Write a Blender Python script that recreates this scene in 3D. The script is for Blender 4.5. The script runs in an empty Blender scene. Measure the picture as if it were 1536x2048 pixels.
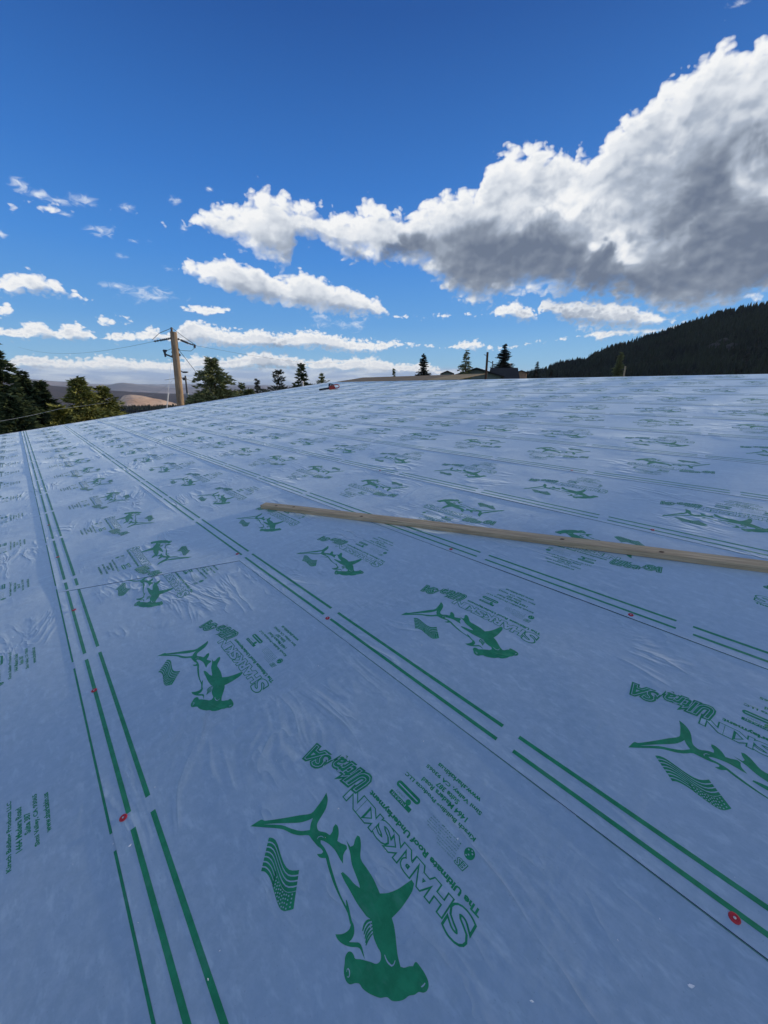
import bpy, bmesh, math, random
import numpy as np
from math import radians as R_, sin, cos, tan, atan, pi
from mathutils import Vector, Matrix
from mathutils.geometry import tessellate_polygon

scene = bpy.context.scene
COL = scene.collection
random.seed(7)
rng = np.random.default_rng(7)

# ------------------------------------------------------------------ camera
EYE = Vector((0.0, 0.0, 7.0))
cam_data = bpy.data.cameras.new("camera")
cam = bpy.data.objects.new("camera", cam_data)
COL.objects.link(cam)
cam.location = EYE
cam.rotation_euler = (R_(90.0 - 17.971), 0.0, 0.0)
cam_data.sensor_fit = 'VERTICAL'
cam_data.sensor_height = 24.0
cam_data.lens = 24.0 * 761.8 / 2048.0
cam_data.clip_start = 0.05
cam_data.clip_end = 60000.0
scene.camera = cam

# ------------------------------------------------------------------ view / exposure
scene.view_settings.view_transform = 'Standard'
scene.view_settings.look = 'None'
scene.view_settings.exposure = 0.0
scene.view_settings.gamma = 1.0
scene.view_settings.use_curve_mapping = False
scene.cycles.max_bounces = 6
scene.cycles.diffuse_bounces = 3
scene.cycles.volume_bounces = 0
scene.cycles.use_denoising = True

# ------------------------------------------------------------------ sun
SUN_AZ, SUN_EL = 62.0, 9.5            # bearing from +Y towards +X, height (degrees)
sd = Vector((sin(R_(SUN_AZ)) * cos(R_(SUN_EL)), cos(R_(SUN_AZ)) * cos(R_(SUN_EL)), sin(R_(SUN_EL))))
sun_data = bpy.data.lights.new("sun", 'SUN')
sun_data.energy = 3.6
sun_data.angle = R_(0.5)
sun_data.color = (1.0, 0.84, 0.62)
sun = bpy.data.objects.new("sun", sun_data)
COL.objects.link(sun)
sun.rotation_euler = sd.to_track_quat('Z', 'Y').to_euler()

# ------------------------------------------------------------------ node helpers
class NT:
    def __init__(s, tree): s.t = tree
    def new(s, typ, **kw):
        n = s.t.nodes.new(typ)
        for k, v in kw.items(): setattr(n, k, v)
        return n
    def put(s, sock, v):
        if v is None: return
        if hasattr(v, 'is_linked') or isinstance(v, bpy.types.NodeSocket): s.t.links.new(v, sock)
        else: sock.default_value = v
    def m(s, op, a, b=None, c=None, clamp=False):
        n = s.new('ShaderNodeMath', operation=op, use_clamp=clamp)
        s.put(n.inputs[0], a); s.put(n.inputs[1], b); s.put(n.inputs[2], c)
        return n.outputs[0]
    def v(s, op, a, b=None, c=None, out=0):
        n = s.new('ShaderNodeVectorMath', operation=op)
        s.put(n.inputs[0], a)
        if op == 'SCALE': s.put(n.inputs[3], b)
        else: s.put(n.inputs[1], b); s.put(n.inputs[2], c)
        return n.outputs[1] if out == 1 else n.outputs[0]
    def ramp(s, x, lo, hi, a=0.0, b=1.0, smooth=True):
        n = s.new('ShaderNodeMapRange', interpolation_type='SMOOTHSTEP' if smooth else 'LINEAR')
        s.put(n.inputs['Value'], x)
        n.inputs['From Min'].default_value = lo; n.inputs['From Max'].default_value = hi
        n.inputs['To Min'].default_value = a; n.inputs['To Max'].default_value = b
        return n.outputs[0]
    def mix(s, f, a, b, typ='RGBA', blend='MIX'):
        n = s.new('ShaderNodeMix', data_type=typ)
        if typ == 'RGBA': n.blend_type = blend
        s.put(n.inputs[0], f)
        i = {'RGBA': (6, 7, 2), 'FLOAT': (2, 3, 0)}[typ]
        s.put(n.inputs[i[0]], a); s.put(n.inputs[i[1]], b)
        return n.outputs[i[2]]
    def noise(s, vec, scale, detail=4.0, rough=0.5, dist=0.0, dims='3D', typ='FBM'):
        n = s.new('ShaderNodeTexNoise', noise_dimensions=dims, noise_type=typ)
        if vec is not None: s.put(n.inputs['Vector'], vec)
        n.inputs['Scale'].default_value = scale; n.inputs['Detail'].default_value = detail
        n.inputs['Roughness'].default_value = rough; n.inputs['Distortion'].default_value = dist
        return n.outputs[0]
    def xyz(s, vec):
        n = s.new('ShaderNodeSeparateXYZ'); s.put(n.inputs[0], vec); return n.outputs
    def comb(s, x, y, z=0.0):
        n = s.new('ShaderNodeCombineXYZ')
        s.put(n.inputs[0], x); s.put(n.inputs[1], y); s.put(n.inputs[2], z); return n.outputs[0]

# ------------------------------------------------------------------ sky with cumulus clouds
# cloud layers: softness, outline of the tops and of the bases as (bearing, height) in degrees
LAYERS = [(2.3, [(-22.69, 18.63), (-21.53, 19.82), (-19.09, 20.43), (-16.77, 21.1), (-14.34, 22.39), (-12.17, 21.86), (-8.77, 21.35), (-6.5, 20.1), (-4.69, 20.51), (-1.96, 21.65), (0.42, 21.38), (2.85, 19.86), (4.59, 21.25), (7.74, 22.46), (10.62, 22.37), (11.63, 24.23), (13.47, 25.79), (16.07, 26.11), (19.85, 25.29), (22.49, 24.76), (23.28, 25.47), (24.67, 27.28), (26.69, 28.06), (27.99, 29.32), (29.95, 29.65), (31.17, 31.57), (32.06, 31.73), (33.77, 30.74), (35.29, 31.39), (44.17, 30.0), (60.21, 21.57), (75.75, 7.33)], [(-22.74, 18.44), (-21.74, 18.08), (-19.19, 16.93), (-16.51, 15.64), (-13.68, 14.5), (-11.69, 14.24), (-10.69, 17.47), (-7.95, 16.83), (-4.3, 15.17), (-0.51, 14.66), (3.31, 14.65), (5.24, 13.93), (7.24, 12.42), (11.25, 10.26), (14.08, 10.43), (16.75, 11.37), (19.76, 11.38), (23.97, 10.56), (29.6, 9.87), (32.53, 8.43), (36.15, 7.82), (39.68, 8.57), (43.01, 9.85), (47.07, 11.01), (66.71, 5.67), (75.75, 7.33)]), (1.25, [(-42.4, 11.92), (-40.32, 12.67), (-38.47, 12.36), (-37.27, 11.87), (-36.63, 10.81), (-35.97, 11.21), (-35.44, 9.97), (-26.57, 10.44), (-25.17, 14.09), (-24.03, 14.87), (-22.72, 14.53), (-21.2, 15.17), (-19.74, 15.4), (-17.81, 14.82), (-15.47, 14.65), (-13.78, 13.64), (-12.58, 13.41), (-10.63, 14.26), (-8.16, 13.88), (-6.65, 12.7), (-4.4, 12.62), (-1.83, 11.62), (0.13, 10.47), (1.2, 9.18), (13.9, 9.16), (15.31, 10.62), (16.84, 10.75), (18.45, 10.08), (19.77, 8.91), (19.86, 10.71), (29.51, 10.3), (36.15, 7.82)], [(-43.01, 9.85), (-40.43, 10.04), (-38.17, 10.2), (-36.37, 10.02), (-35.45, 9.92), (-25.91, 13.64), (-25.25, 13.68), (-23.82, 13.13), (-21.71, 12.28), (-19.54, 11.28), (-17.22, 10.63), (-13.54, 10.21), (-9.76, 9.53), (-5.85, 9.16), (-1.87, 8.95), (1.2, 9.13), (13.9, 9.22), (16.5, 8.52), (18.41, 8.13), (19.79, 8.79), (20.08, 9.3), (23.29, 7.77), (27.5, 6.72), (31.28, 6.93), (34.29, 7.36), (36.15, 7.82)]), (0.75, [(-43.84, 6.89), (-42.91, 6.42), (-41.87, 7.1), (-40.67, 7.53), (-39.63, 7.22), (-39.12, 6.5), (-37.22, 7.55), (-35.97, 6.74), (-34.88, 6.07), (-33.46, 6.74), (-32.23, 6.44), (-29.38, 7.28), (-27.86, 6.59), (-26.02, 7.39), (-24.38, 8.53), (-23.01, 8.06), (-21.3, 7.53), (-18.89, 7.29), (-16.37, 7.47), (-13.87, 6.91), (-11.23, 7.43), (-8.6, 7.34), (-5.29, 6.57), (-1.91, 6.27), (1.5, 6.09), (5.25, 5.64), (8.32, 5.25), (10.93, 6.09), (12.91, 6.13), (15.28, 5.12), (25.56, 6.42), (27.4, 7.23)], [(-44.23, 5.42), (-41.65, 5.42), (-39.33, 5.62), (-36.49, 5.51), (-32.97, 5.4), (-28.01, 5.77), (-26.93, 5.45), (-22.84, 5.3), (-19.18, 5.06), (-14.04, 5.13), (-8.74, 4.99), (-5.36, 4.57), (-1.24, 4.51), (0.14, 5.27), (5.26, 5.58), (8.32, 5.25), (11.68, 5.03), (14.96, 5.06), (25.55, 6.48), (28.23, 5.77), (29.52, 6.31)]), (0.7, [(-45.0, 2.34), (-43.87, 3.45), (-42.44, 3.99), (-40.24, 3.72), (-38.41, 3.43), (-36.39, 3.7), (-34.27, 4.1), (-32.25, 3.68), (-30.12, 3.36), (-26.65, 3.66), (-24.21, 4.19), (-21.83, 3.85), (-17.96, 4.71), (-16.01, 4.92), (-13.46, 4.33), (-10.17, 3.59), (-8.1, 4.24), (-5.39, 3.61), (-3.99, 4.38), (-0.55, 4.0), (0.83, 3.49), (2.22, 3.23), (5.67, 3.61), (7.08, 2.77), (9.54, 1.65), (15.59, 1.89), (17.1, 3.22), (18.87, 1.74)], [(-45.04, 2.17), (-40.57, 2.25), (-30.34, 2.15), (-18.21, 2.51), (-4.75, 2.18), (2.24, 1.92), (9.54, 1.72), (15.6, 1.82), (17.22, 2.01), (18.87, 1.74)])]
# single small clouds: bearing, height, half width, half height (degrees)
CLOUDS = [(-43.08, 8.46, 0.93, 0.77), (-33.19, 7.96, 1.85, 0.66), (-22.77, 9.49, 2.7, 0.57), (41.45, 10.07, 1.3, 0.91)]
# shaded undersides of the big cumulus bank
DARK = [(28.92, 12.95, 17.26, 4.66), (13.23, 15.25, 9.06, 3.92), (40.15, 14.45, 7.27, 6.1), (-0.5, 15.98, 5.65, 1.25), (34.31, 19.46, 4.99, 3.94)]
WISPS = [(-29.12, 19.3, 0.99, 0.63), (-41.1, 15.77, 0.58, 0.45), (-8.51, 8.66, 1.58, 0.95), (-23.89, 20.28, 0.73, 0.63), (-38.25, 20.3, 1.59, 0.54), (-36.84, 19.67, 1.64, 0.51), (-35.06, 19.3, 2.02, 0.48), (-32.84, 19.63, 1.67, 0.7), (-35.06, 18.18, 1.0, 0.31), (-31.83, 11.64, 1.94, 0.52), (-30.92, 14.75, 0.8, 0.45), (-32.16, 16.96, 1.64, 0.66), (-28.82, 16.35, 1.23, 0.29), (-20.02, 21.7, 0.48, 0.22), (-23.64, 17.96, 0.54, 0.57), (-26.15, 13.78, 0.76, 0.31), (-4.56, 8.1, 2.94, 0.72), (-28.64, 10.88, 3.23, 1.08), (32.34, 33.22, 0.94, 0.36)]
BRIGHT = [(27.77, 16.72, 2.58, 1.06), (21.95, 20.6, 3.2, 1.13), (41.59, 9.56, 1.73, 0.71), (17.89, 11.88, 3.62, 0.88)]
world = bpy.data.worlds.new("World")
scene.world = world
world.use_nodes = True
world.cycles.sampling_method = 'NONE' 
wt = world.node_tree
wt.nodes.clear()

def blob_group(name, blobs, k=0.12):
    g = bpy.data.node_groups.new(name, 'ShaderNodeTree')
    g.interface.new_socket('P', in_out='INPUT', socket_type='NodeSocketVector')
    g.interface.new_socket('D', in_out='OUTPUT', socket_type='NodeSocketFloat')
    n = NT(g)
    gi = n.new('NodeGroupInput'); go = n.new('NodeGroupOutput')
    acc = None
    P = gi.outputs[0]
    for a, e, ra, re in blobs:
        # the tiny term only orders the evaluation, one cloud after the other
        q = n.v('MULTIPLY_ADD', P, (1.0 / ra, 1.0 / re, 0.0), (-a / ra, -e / re, 0.0))
        L = n.v('LENGTH', q, out=1)
        acc = L if acc is None else n.m('SMOOTH_MIN', acc, L, k)
        P = n.v('MULTIPLY_ADD', acc, (1e-7, 1e-7, 0.0), gi.outputs[0])
    n.put(go.inputs[0], n.m('SUBTRACT', 1.0, acc))
    return g

def density_group():
    g = bpy.data.node_groups.new('cloud_density', 'ShaderNodeTree')
    g.interface.new_socket('P', in_out='INPUT', socket_type='NodeSocketVector')
    g.interface.new_socket('D', in_out='OUTPUT', socket_type='NodeSocketFloat')
    g.interface.new_socket('N', in_out='OUTPUT', socket_type='NodeSocketFloat')
    n = NT(g)
    gi = n.new('NodeGroupInput'); go = n.new('NodeGroupOutput')
    P = gi.outputs[0]
    n1 = n.noise(P, 0.30, 2.0, 0.5, dims='2D')
    Q = n.v('MULTIPLY', P, (1.0, 1.35, 1.0))
    n2 = n.noise(Q, 0.62, 6.0, 0.50, 0.35, dims='2D')
    nl = n.noise(Q, 0.62, 1.5, 0.5, 0.25, dims='2D')
    n3 = n.noise(Q, 2.1, 4.0, 0.6, dims='2D')
    el = n.xyz(P)[1]
    low = n.ramp(el, 14.0, 4.0, 0.0, 1.0)
    warp = n.v('ADD', Q, n.comb(n.m('MULTIPLY', nl, 1.5), n.m('MULTIPLY', n1, 1.6)))
    vo = n.new('ShaderNodeTexVoronoi', voronoi_dimensions='2D', feature='F1')
    vo.inputs['Scale'].default_value = 0.50; vo.inputs['Detail'].default_value = 1.0
    vo.inputs['Roughness'].default_value = 0.5
    n.put(vo.inputs['Vector'], warp)
    puff = n.m('SUBTRACT', 0.5, vo.outputs['Distance'])
    vf = n.new('ShaderNodeTexVoronoi', voronoi_dimensions='2D', feature='F1')
    vf.inputs['Scale'].default_value = 1.6
    n.put(vf.inputs['Vector'], n.v('ADD', Q, n.comb(n.m('MULTIPLY', n2, 1.3), n.m('MULTIPLY', n2, 1.0))))
    pf = n.m('SUBTRACT', 0.5, vf.outputs['Distance'])
    x, y, _ = n.xyz(P)
    xw = n.m('ADD', x, n.m('MULTIPLY', n.m('SUBTRACT', n1, 0.5), 2.0))
    t = n.m('DIVIDE', n.m('ADD', xw, 50.0), 110.0)
    acc = None
    def prof(pts):
        cr = n.new('ShaderNodeValToRGB')
        els = cr.color_ramp.elements
        assert len(pts) <= 32
        for i, (a, e) in enumerate(pts):
            k = els[i] if i < 2 else els.new(0.999)
            k.position = min(1.0, max(0.0, (a + 50.0) / 110.0))
            v_ = max(e, 0.0) / 45.0
            k.color = (v_, v_, v_, 1)
        n.put(cr.inputs[0], t)
        return n.m('MULTIPLY', cr.outputs[0], 45.0)
    for soft, tops, bots in LAYERS:
        top, bot = prof(tops), prof(bots)
        d = n.m('DIVIDE', n.m('MINIMUM', n.m('SUBTRACT', top, y), n.m('SUBTRACT', y, bot)), soft)
        acc = d if acc is None else n.m('MAXIMUM', acc, d)
    bg = n.new('ShaderNodeGroup'); bg.node_tree = blob_group('single_clouds', CLOUDS)
    n.put(bg.inputs[0], n.v('ADD', P, n.comb(n.m('MULTIPLY', n.m('SUBTRACT', n1, 0.5), 1.2), 0.0)))
    acc = n.m('MAXIMUM', acc, bg.outputs[0])
    # broken cumulus added overhead and behind, unseen, to whiten and lift the skylight
    R = n.v('LENGTH', P, out=1)
    gen = n.m('MULTIPLY', n.m('SUBTRACT', n.noise(P, 0.045, 2.0, 0.5, dims='2D'), 0.465), 7.0)
    gen = n.m('ADD', gen, n.ramp(R, 56.0, 82.0, -4.0, 0.0))
    acc = n.m('MAXIMUM', acc, gen)
    acc = n.m('MINIMUM', acc, 1.5)
    fine = n.m('ADD', n.m('MULTIPLY', n.m('SUBTRACT', n3, 0.5), 0.9), n.m('MULTIPLY', pf, 0.5))
    NL = n.m('ADD', n.m('SUBTRACT', nl, 0.5), n.m('MULTIPLY', puff, 0.9))
    N = n.m('ADD', n.m('ADD', n.m('SUBTRACT', n2, 0.5), n.m('MULTIPLY', puff, 0.75)), n.m('ADD', n.m('MULTIPLY', pf, 0.30), n.m('MULTIPLY', fine, n.m('MULTIPLY', low, 1.5))))
    n.put(go.inputs[0], n.m('ADD', acc, n.m('MULTIPLY', N, 0.85)))
    n.put(go.inputs[1], n.m('ADD', n.m('ADD', acc, n.m('MULTIPLY', NL, 0.60)), n.m('MULTIPLY', n.m('ADD', n.m('MULTIPLY', pf, 0.3), n.m('MULTIPLY', n.m('SUBTRACT', n3, 0.5), 0.25)), n.m('ADD', n.m('MULTIPLY', low, 0.88), 0.12))))
    return g

w = NT(wt)
tc = w.new('ShaderNodeTexCoord')
dirv = w.v('NORMALIZE', tc.outputs['Generated'])
dx, dy, dz = w.xyz(dirv)
# stereographic chart of the sky about the +Y bearing, in degrees at its centre
kk = w.m('DIVIDE', 114.59156, w.m('ADD', 1.02, dy))
azd = w.m('MULTIPLY', dx, kk)
eld = w.m('MULTIPLY', dz, kk)
P0 = w.comb(azd, eld)
dg = density_group()
def dens(vec):
    n = w.new('ShaderNodeGroup'); n.node_tree = dg
    w.put(n.inputs[0], vec); return n.outputs
D0 = dens(P0)
D1 = dens(w.v('ADD', P0, (-0.55, 0.85, 0)))
# crisp tops, softer undersides
rise = w.m('SUBTRACT', D0[1], D1[1])
soft = w.ramp(rise, -0.25, 0.35, 1.15, 0.48)
soft = w.m('MULTIPLY', soft, w.ramp(eld, 3.0, 12.0, 1.7, 1.0))
mask = w.m('DIVIDE', w.m('SUBTRACT', D0[0], -0.02), soft, clamp=True)
mask = w.m('MULTIPLY', mask, w.m('SUBTRACT', 2.0, mask))
# light on the puffs
nb = w.noise(P0, 0.16, 4.0, 0.5, 0.3, dims='2D')
dk = w.new('ShaderNodeGroup'); dk.node_tree = blob_group('shaded_bases', DARK, 0.3)
w.put(dk.inputs[0], w.v('ADD', P0, w.comb(w.m('MULTIPLY', w.m('SUBTRACT', nb, 0.5), 16.0), w.m('MULTIPLY', w.m('SUBTRACT', nb, 0.5), 9.0))))
dark = w.ramp(dk.outputs[0], -0.30, 0.80)
lit = w.m('ADD', w.m('MULTIPLY', w.ramp(rise, -0.85, 0.85, -1.0, 1.0), w.ramp(D0[0], 0.4, 1.4, 0.34, 0.17)), 0.70)
thin = w.ramp(D0[0], 0.05, 1.3, 0.20, -0.12)
lit = w.m('ADD', lit, thin)
lit = w.m('ADD', lit, w.m('MULTIPLY', w.m('SUBTRACT', nb, 0.5), 0.80))
hl = w.new('ShaderNodeGroup'); hl.node_tree = blob_group('lit_gaps', BRIGHT, 0.2)
w.put(hl.inputs[0], w.v('ADD', P0, w.comb(w.m('MULTIPLY', w.m('SUBTRACT', D0[1], D1[1]), 3.0), w.m('MULTIPLY', w.m('SUBTRACT', nb, 0.5), 8.0))))
lit = w.m('SUBTRACT', lit, w.m('MULTIPLY', dark, 0.50))
lit = w.m('ADD', lit, w.m('MULTIPLY', w.ramp(hl.outputs[0], -0.5, 0.7), 0.42))
cr = w.new('ShaderNodeValToRGB')
els = cr.color_ramp.elements
els[0].position = 0.0; els[0].color = (0.150, 0.190, 0.270, 1)
els[1].position = 1.0; els[1].color = (0.93, 0.94, 0.95, 1)
for p, c in ((0.25, (0.245, 0.290, 0.370, 1)), (0.5, (0.42, 0.48, 0.58, 1)), (0.75, (0.74, 0.78, 0.84, 1))):
    e = els.new(p); e.color = c
w.put(cr.inputs[0], lit)
# thin wisps
wg = w.new('ShaderNodeGroup'); wg.node_tree = blob_group('wisp_field', WISPS, 0.1)
wn = w.noise(w.v('MULTIPLY', P0, (0.8, 1.5, 1.0)), 0.9, 7.0, 0.62, 0.6, dims='2D')
w.put(wg.inputs[0], P0)
wm = w.ramp(w.m('ADD', w.m('MAXIMUM', wg.outputs[0], -1.2), w.m('MULTIPLY', w.m('SUBTRACT', wn, 0.5), 3.0)), 0.05, 1.6, 0.0, 0.85)
# low stratus haze bank by the horizon
bn = w.noise(w.v('MULTIPLY', P0, (0.16, 1.0, 1.0)), 0.9, 6.0, 0.6, 0.3, dims='2D')
bank = w.m('MULTIPLY', w.ramp(eld, 0.6, 4.6, 1.0, 0.0), w.ramp(azd, 10.0, 26.0, 1.0, 0.25))
bankm = w.ramp(w.m('ADD', w.m('SUBTRACT', w.m('MULTIPLY', bank, 2.1), 0.45), w.m('MULTIPLY', w.m('SUBTRACT', bn, 0.5), 1.5)), 0.15, 0.85, 0.0, 0.8)
bcol = w.mix(w.ramp(bn, 0.35, 0.65), (0.36, 0.45, 0.66, 1), (0.72, 0.77, 0.86, 1))
# clear sky
sky = w.new('ShaderNodeTexSky', sky_type='NISHITA')
sky.sun_disc = False
sky.sun_elevation = R_(SUN_EL)
sky.sun_rotation = R_(SUN_AZ)
sky.air_density = 1.0; sky.dust_density = 0.0; sky.ozone_density = 3.0
sky.altitude = 0.0
STR = 0.10
def up(c): return w.v('SCALE', c, 1.0 / STR)
# deep evening blue overhead, paler towards the horizon
gr = w.new('ShaderNodeValToRGB')
els = gr.color_ramp.elements
els[0].position = 0.0; els[0].color = (0.42, 0.64, 0.86, 1)
els[1].position = 1.0; els[1].color = (0.012, 0.08, 0.33, 1)
for p, c in ((0.05, (0.27, 0.56, 0.87, 1)), (0.14, (0.125, 0.39, 0.84, 1)), (0.26, (0.060, 0.285, 0.80, 1)), (0.38, (0.034, 0.200, 0.66, 1)), (0.57, (0.0130, 0.096, 0.395, 1))):
    e = els.new(p); e.color = c
w.put(gr.inputs[0], dz)
base = w.mix(0.8, sky.outputs[0], up(gr.outputs[0]))
col = w.mix(bankm, base, up(bcol))
col = w.mix(wm, col, up(w.comb(0.80, 0.86, 0.95)))
col = w.mix(mask, col, up(cr.outputs[0]))
bgn = w.new('ShaderNodeBackground'); w.put(bgn.inputs[0], col); bgn.inputs[1].default_value = STR
wo = w.new('ShaderNodeOutputWorld'); w.put(wo.inputs[0], bgn.outputs[0])

# ------------------------------------------------------------------ materials
def material(name, build, rough=0.8, spec=0.3):
    m = bpy.data.materials.new(name); m.use_nodes = True
    t = m.node_tree; b = t.nodes['Principled BSDF']
    b.inputs['Roughness'].default_value = rough
    b.inputs['Specular IOR Level'].default_value = spec
    n = NT(t)
    build(n, b)
    return m

def flat(name, c, rough=0.8, spec=0.3, var=0.18, scale=8.0, metal=0.0, bump=0.0, bscale=40.0, detail=5.0, stretch=(1, 1, 1)):
    """one base colour, broken up by grain and wear"""
    def bd(n, b):
        tcn = n.new('ShaderNodeTexCoord')
        p = n.v('MULTIPLY', tcn.outputs['Object'], stretch)
        k = n.noise(p, scale, detail, 0.6)
        lo = tuple(x * (1 - var) for x in c) + (1,); hi = tuple(min(1, x * (1 + var)) for x in c) + (1,)
        n.put(b.inputs['Base Color'], n.mix(n.ramp(k, 0.3, 0.7), lo, hi))
        b.inputs['Metallic'].default_value = metal
        if bump:
            bn = n.new('ShaderNodeBump'); bn.inputs['Strength'].default_value = 1.0
            bn.inputs['Distance'].default_value = bump
            n.put(bn.inputs['Height'], n.noise(p, bscale, 5.0, 0.6)); n.put(b.inputs['Normal'], bn.outputs[0])
    return material(name, bd, rough, spec)

def sheet_relief(n):
    """creases and ripples of the underlayment, in metres, as a normal"""
    tcn = n.new('ShaderNodeTexCoord'); p = tcn.outputs['Object']
    big = n.noise(p, 0.9, 2.0, 0.5)
    # ripples running across the courses
    q = n.new('ShaderNodeMapping'); n.put(q.inputs[0], p)
    q.inputs['Rotation'].default_value = (0, 0, R_(22)); q.inputs['Scale'].default_value = (4.6, 1.0, 1.0)
    rip = n.noise(q.outputs[0], 1.7, 3.0, 0.5, 0.6)
    q2 = n.new('ShaderNodeMapping'); n.put(q2.inputs[0], p)
    q2.inputs['Rotation'].default_value = (0, 0, R_(-35)); q2.inputs['Scale'].default_value = (1.0, 3.2, 1.0)
    cr = n.noise(q2.outputs[0], 1.3, 3.0, 0.5, 1.2)
    crease = n.m('POWER', n.m('SUBTRACT', 1.0, n.m('MINIMUM', n.m('MULTIPLY', n.m('ABSOLUTE', n.m('SUBTRACT', cr, 0.5)), 8.0), 1.0)), 2.0)
    msk = n.ramp(n.noise(p, 1.1, 3.0, 0.6), 0.50, 0.72)
    fine = n.noise(p, 70.0, 3.0, 0.6)
    mid = n.noise(p, 9.0, 4.0, 0.6)
    h = n.m('MULTIPLY', big, 0.006)
    h = n.m('ADD', h, n.m('MULTIPLY', n.m('MULTIPLY', rip, n.ramp(big, 0.45, 0.66)), 0.0100))
    h = n.m('ADD', h, n.m('MULTIPLY', n.m('MULTIPLY', crease, msk), 0.0085))
    h = n.m('ADD', h, n.m('MULTIPLY', mid, 0.0020))
    h = n.m('ADD', h, n.m('MULTIPLY', fine, 0.00012))
    bn = n.new('ShaderNodeBump'); bn.inputs['Strength'].default_value = 1.0
    bn.inputs['Distance'].default_value = 1.0
    n.put(bn.inputs['Height'], h)
    return p, bn.outputs[0], big

def sheet_mat(name, dark):
    def bd(n, b):
        p, nor, big = sheet_relief(n)
        k1 = n.noise(p, 26.0, 4.0, 0.65)
        k2 = n.noise(p, 3.0, 4.0, 0.6, 0.4)
        k3 = n.noise(n.v('MULTIPLY', p, (1.0, 2.2, 1.0)), 11.0, 3.0, 0.7)
        if not dark:
            c = n.mix(n.ramp(k1, 0.35, 0.70), (0.228, 0.346, 0.462, 1), (0.284, 0.404, 0.525, 1))
            c = n.mix(n.ramp(k2, 0.3, 0.75, 0.0, 0.55), c, (0.245, 0.375, 0.52, 1))
            c = n.mix(n.ramp(k3, 0.50, 0.72, 0.0, 0.62), c, (0.36, 0.50, 0.62, 1))       # scuffs and dust
            c = n.mix(n.ramp(n.noise(p, 150.0, 1.0, 0.5), 0.70, 0.78, 0.0, 0.35), c, (0.13, 0.2, 0.28, 1))
            n.put(b.inputs['Roughness'], n.ramp(k2, 0.2, 0.8, 0.46, 0.62))
        else:
            c = n.mix(n.ramp(k1, 0.35, 0.68), (0.004, 0.185, 0.082, 1), (0.010, 0.240, 0.112, 1))
            c = n.mix(n.ramp(k3, 0.50, 0.75, 0.0, 0.45), c, (0.06, 0.235, 0.17, 1))      # thin ink
            n.put(b.inputs['Roughness'], n.ramp(k2, 0.2, 0.8, 0.42, 0.6))
        n.put(b.inputs['Base Color'], c)
        b.inputs['Sheen Weight'].default_value = 0.25 if dark else 1.0; b.inputs['Sheen Roughness'].default_value = 0.50; b.inputs['Sheen Tint'].default_value = (0.78, 0.92, 1.0, 1)
        if dark: b.inputs['Specular IOR Level'].default_value = 0.22
        n.put(b.inputs['Normal'], nor)
    return material(name, bd, 0.55, 0.5)

M = {}
M['sheet'] = sheet_mat('underlayment', False)
M['ink'] = sheet_mat('green_ink', True)
M['edge'] = flat('shaded_sheet_edge', (0.035, 0.06, 0.10), 0.8)  # dark tone stands in for the shadow along each lap

def wood_bd(c1, c2, knots=True, scale=1.0):
    def bd(n, b):
        tcn = n.new('ShaderNodeTexCoord'); p = tcn.outputs['Object']
        q = n.v('MULTIPLY', p, (0.55 * scale, 9.0 * scale, 9.0 * scale))
        g = n.noise(q, 5.0, 6.0, 0.6, 0.7)
        g2 = n.noise(n.v('MULTIPLY', p, (2.0, 40.0, 40.0)), 3.0, 4.0, 0.6)
        c = n.mix(n.ramp(g, 0.3, 0.7), c1 + (1,), c2 + (1,))
        c = n.mix(n.ramp(g2, 0.45, 0.7, 0.0, 0.4), c, tuple(x * 0.6 for x in c1) + (1,))
        if knots:
            vo = n.new('ShaderNodeTexVoronoi', feature='F1'); vo.inputs['Scale'].default_value = 1.0
            n.put(vo.inputs['Vector'], n.v('MULTIPLY', p, (3.4, 7.0, 5.0)))
            kn = n.ramp(vo.outputs['Distance'], 0.09, 0.15, 0.85, 0.0)
            c = n.mix(kn, c, (0.03, 0.017, 0.008, 1))
        n.put(b.inputs['Base Color'], c)
        bn = n.new('ShaderNodeBump'); bn.inputs['Distance'].default_value = 0.002
        n.put(bn.inputs['Height'], g2); n.put(b.inputs['Normal'], bn.outputs[0])
    return bd
M['lumber'] = material('weathered_lumber', wood_bd((0.36, 0.285, 0.18), (0.56, 0.45, 0.30)), 0.8, 0.25)
M['plywood'] = material('bare_sheathing', wood_bd((0.27, 0.185, 0.10), (0.40, 0.29, 0.17), False, 0.5), 0.85, 0.2)
M['plywood_sunlit'] = material('sunlit_sheathing', wood_bd((0.42, 0.29, 0.14), (0.58, 0.42, 0.22), False, 0.5), 0.85, 0.2)  # same sheathing with warm sunlight put into its colour
M['pole'] = flat('pole_wood', (0.31, 0.225, 0.145), 0.85, 0.2, 0.35, 3.0, bump=0.004, bscale=12.0, stretch=(6, 6, 0.6))
M['pole_dark'] = flat('dark_pole_wood', (0.085, 0.055, 0.04), 0.85, 0.2, 0.3, 3.0, stretch=(6, 6, 0.6))
M['steel'] = flat('galvanised_steel', (0.30, 0.34, 0.38), 0.45, 0.5, 0.15, 6.0, metal=0.6)
M['dark_metal'] = flat('dark_fittings', (0.045, 0.05, 0.06), 0.5, 0.5, 0.2, 12.0)
M['wire'] = flat('wire', (0.05, 0.055, 0.065), 0.6, 0.4, 0.1)
M['pale_wire'] = flat('guy_wire', (0.45, 0.45, 0.45), 0.5, 0.5, 0.1, metal=0.5)
M['red'] = flat('red_plastic', (0.40, 0.010, 0.024), 0.38, 0.5, 0.15, 60.0)
M['nail'] = flat('zinc_nail', (0.55, 0.55, 0.55), 0.35, 0.5, 0.2, 200.0, metal=0.8)
M['saw_red'] = flat('orange_red_plastic', (0.42, 0.035, 0.02), 0.4, 0.5, 0.12, 30.0)
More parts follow.
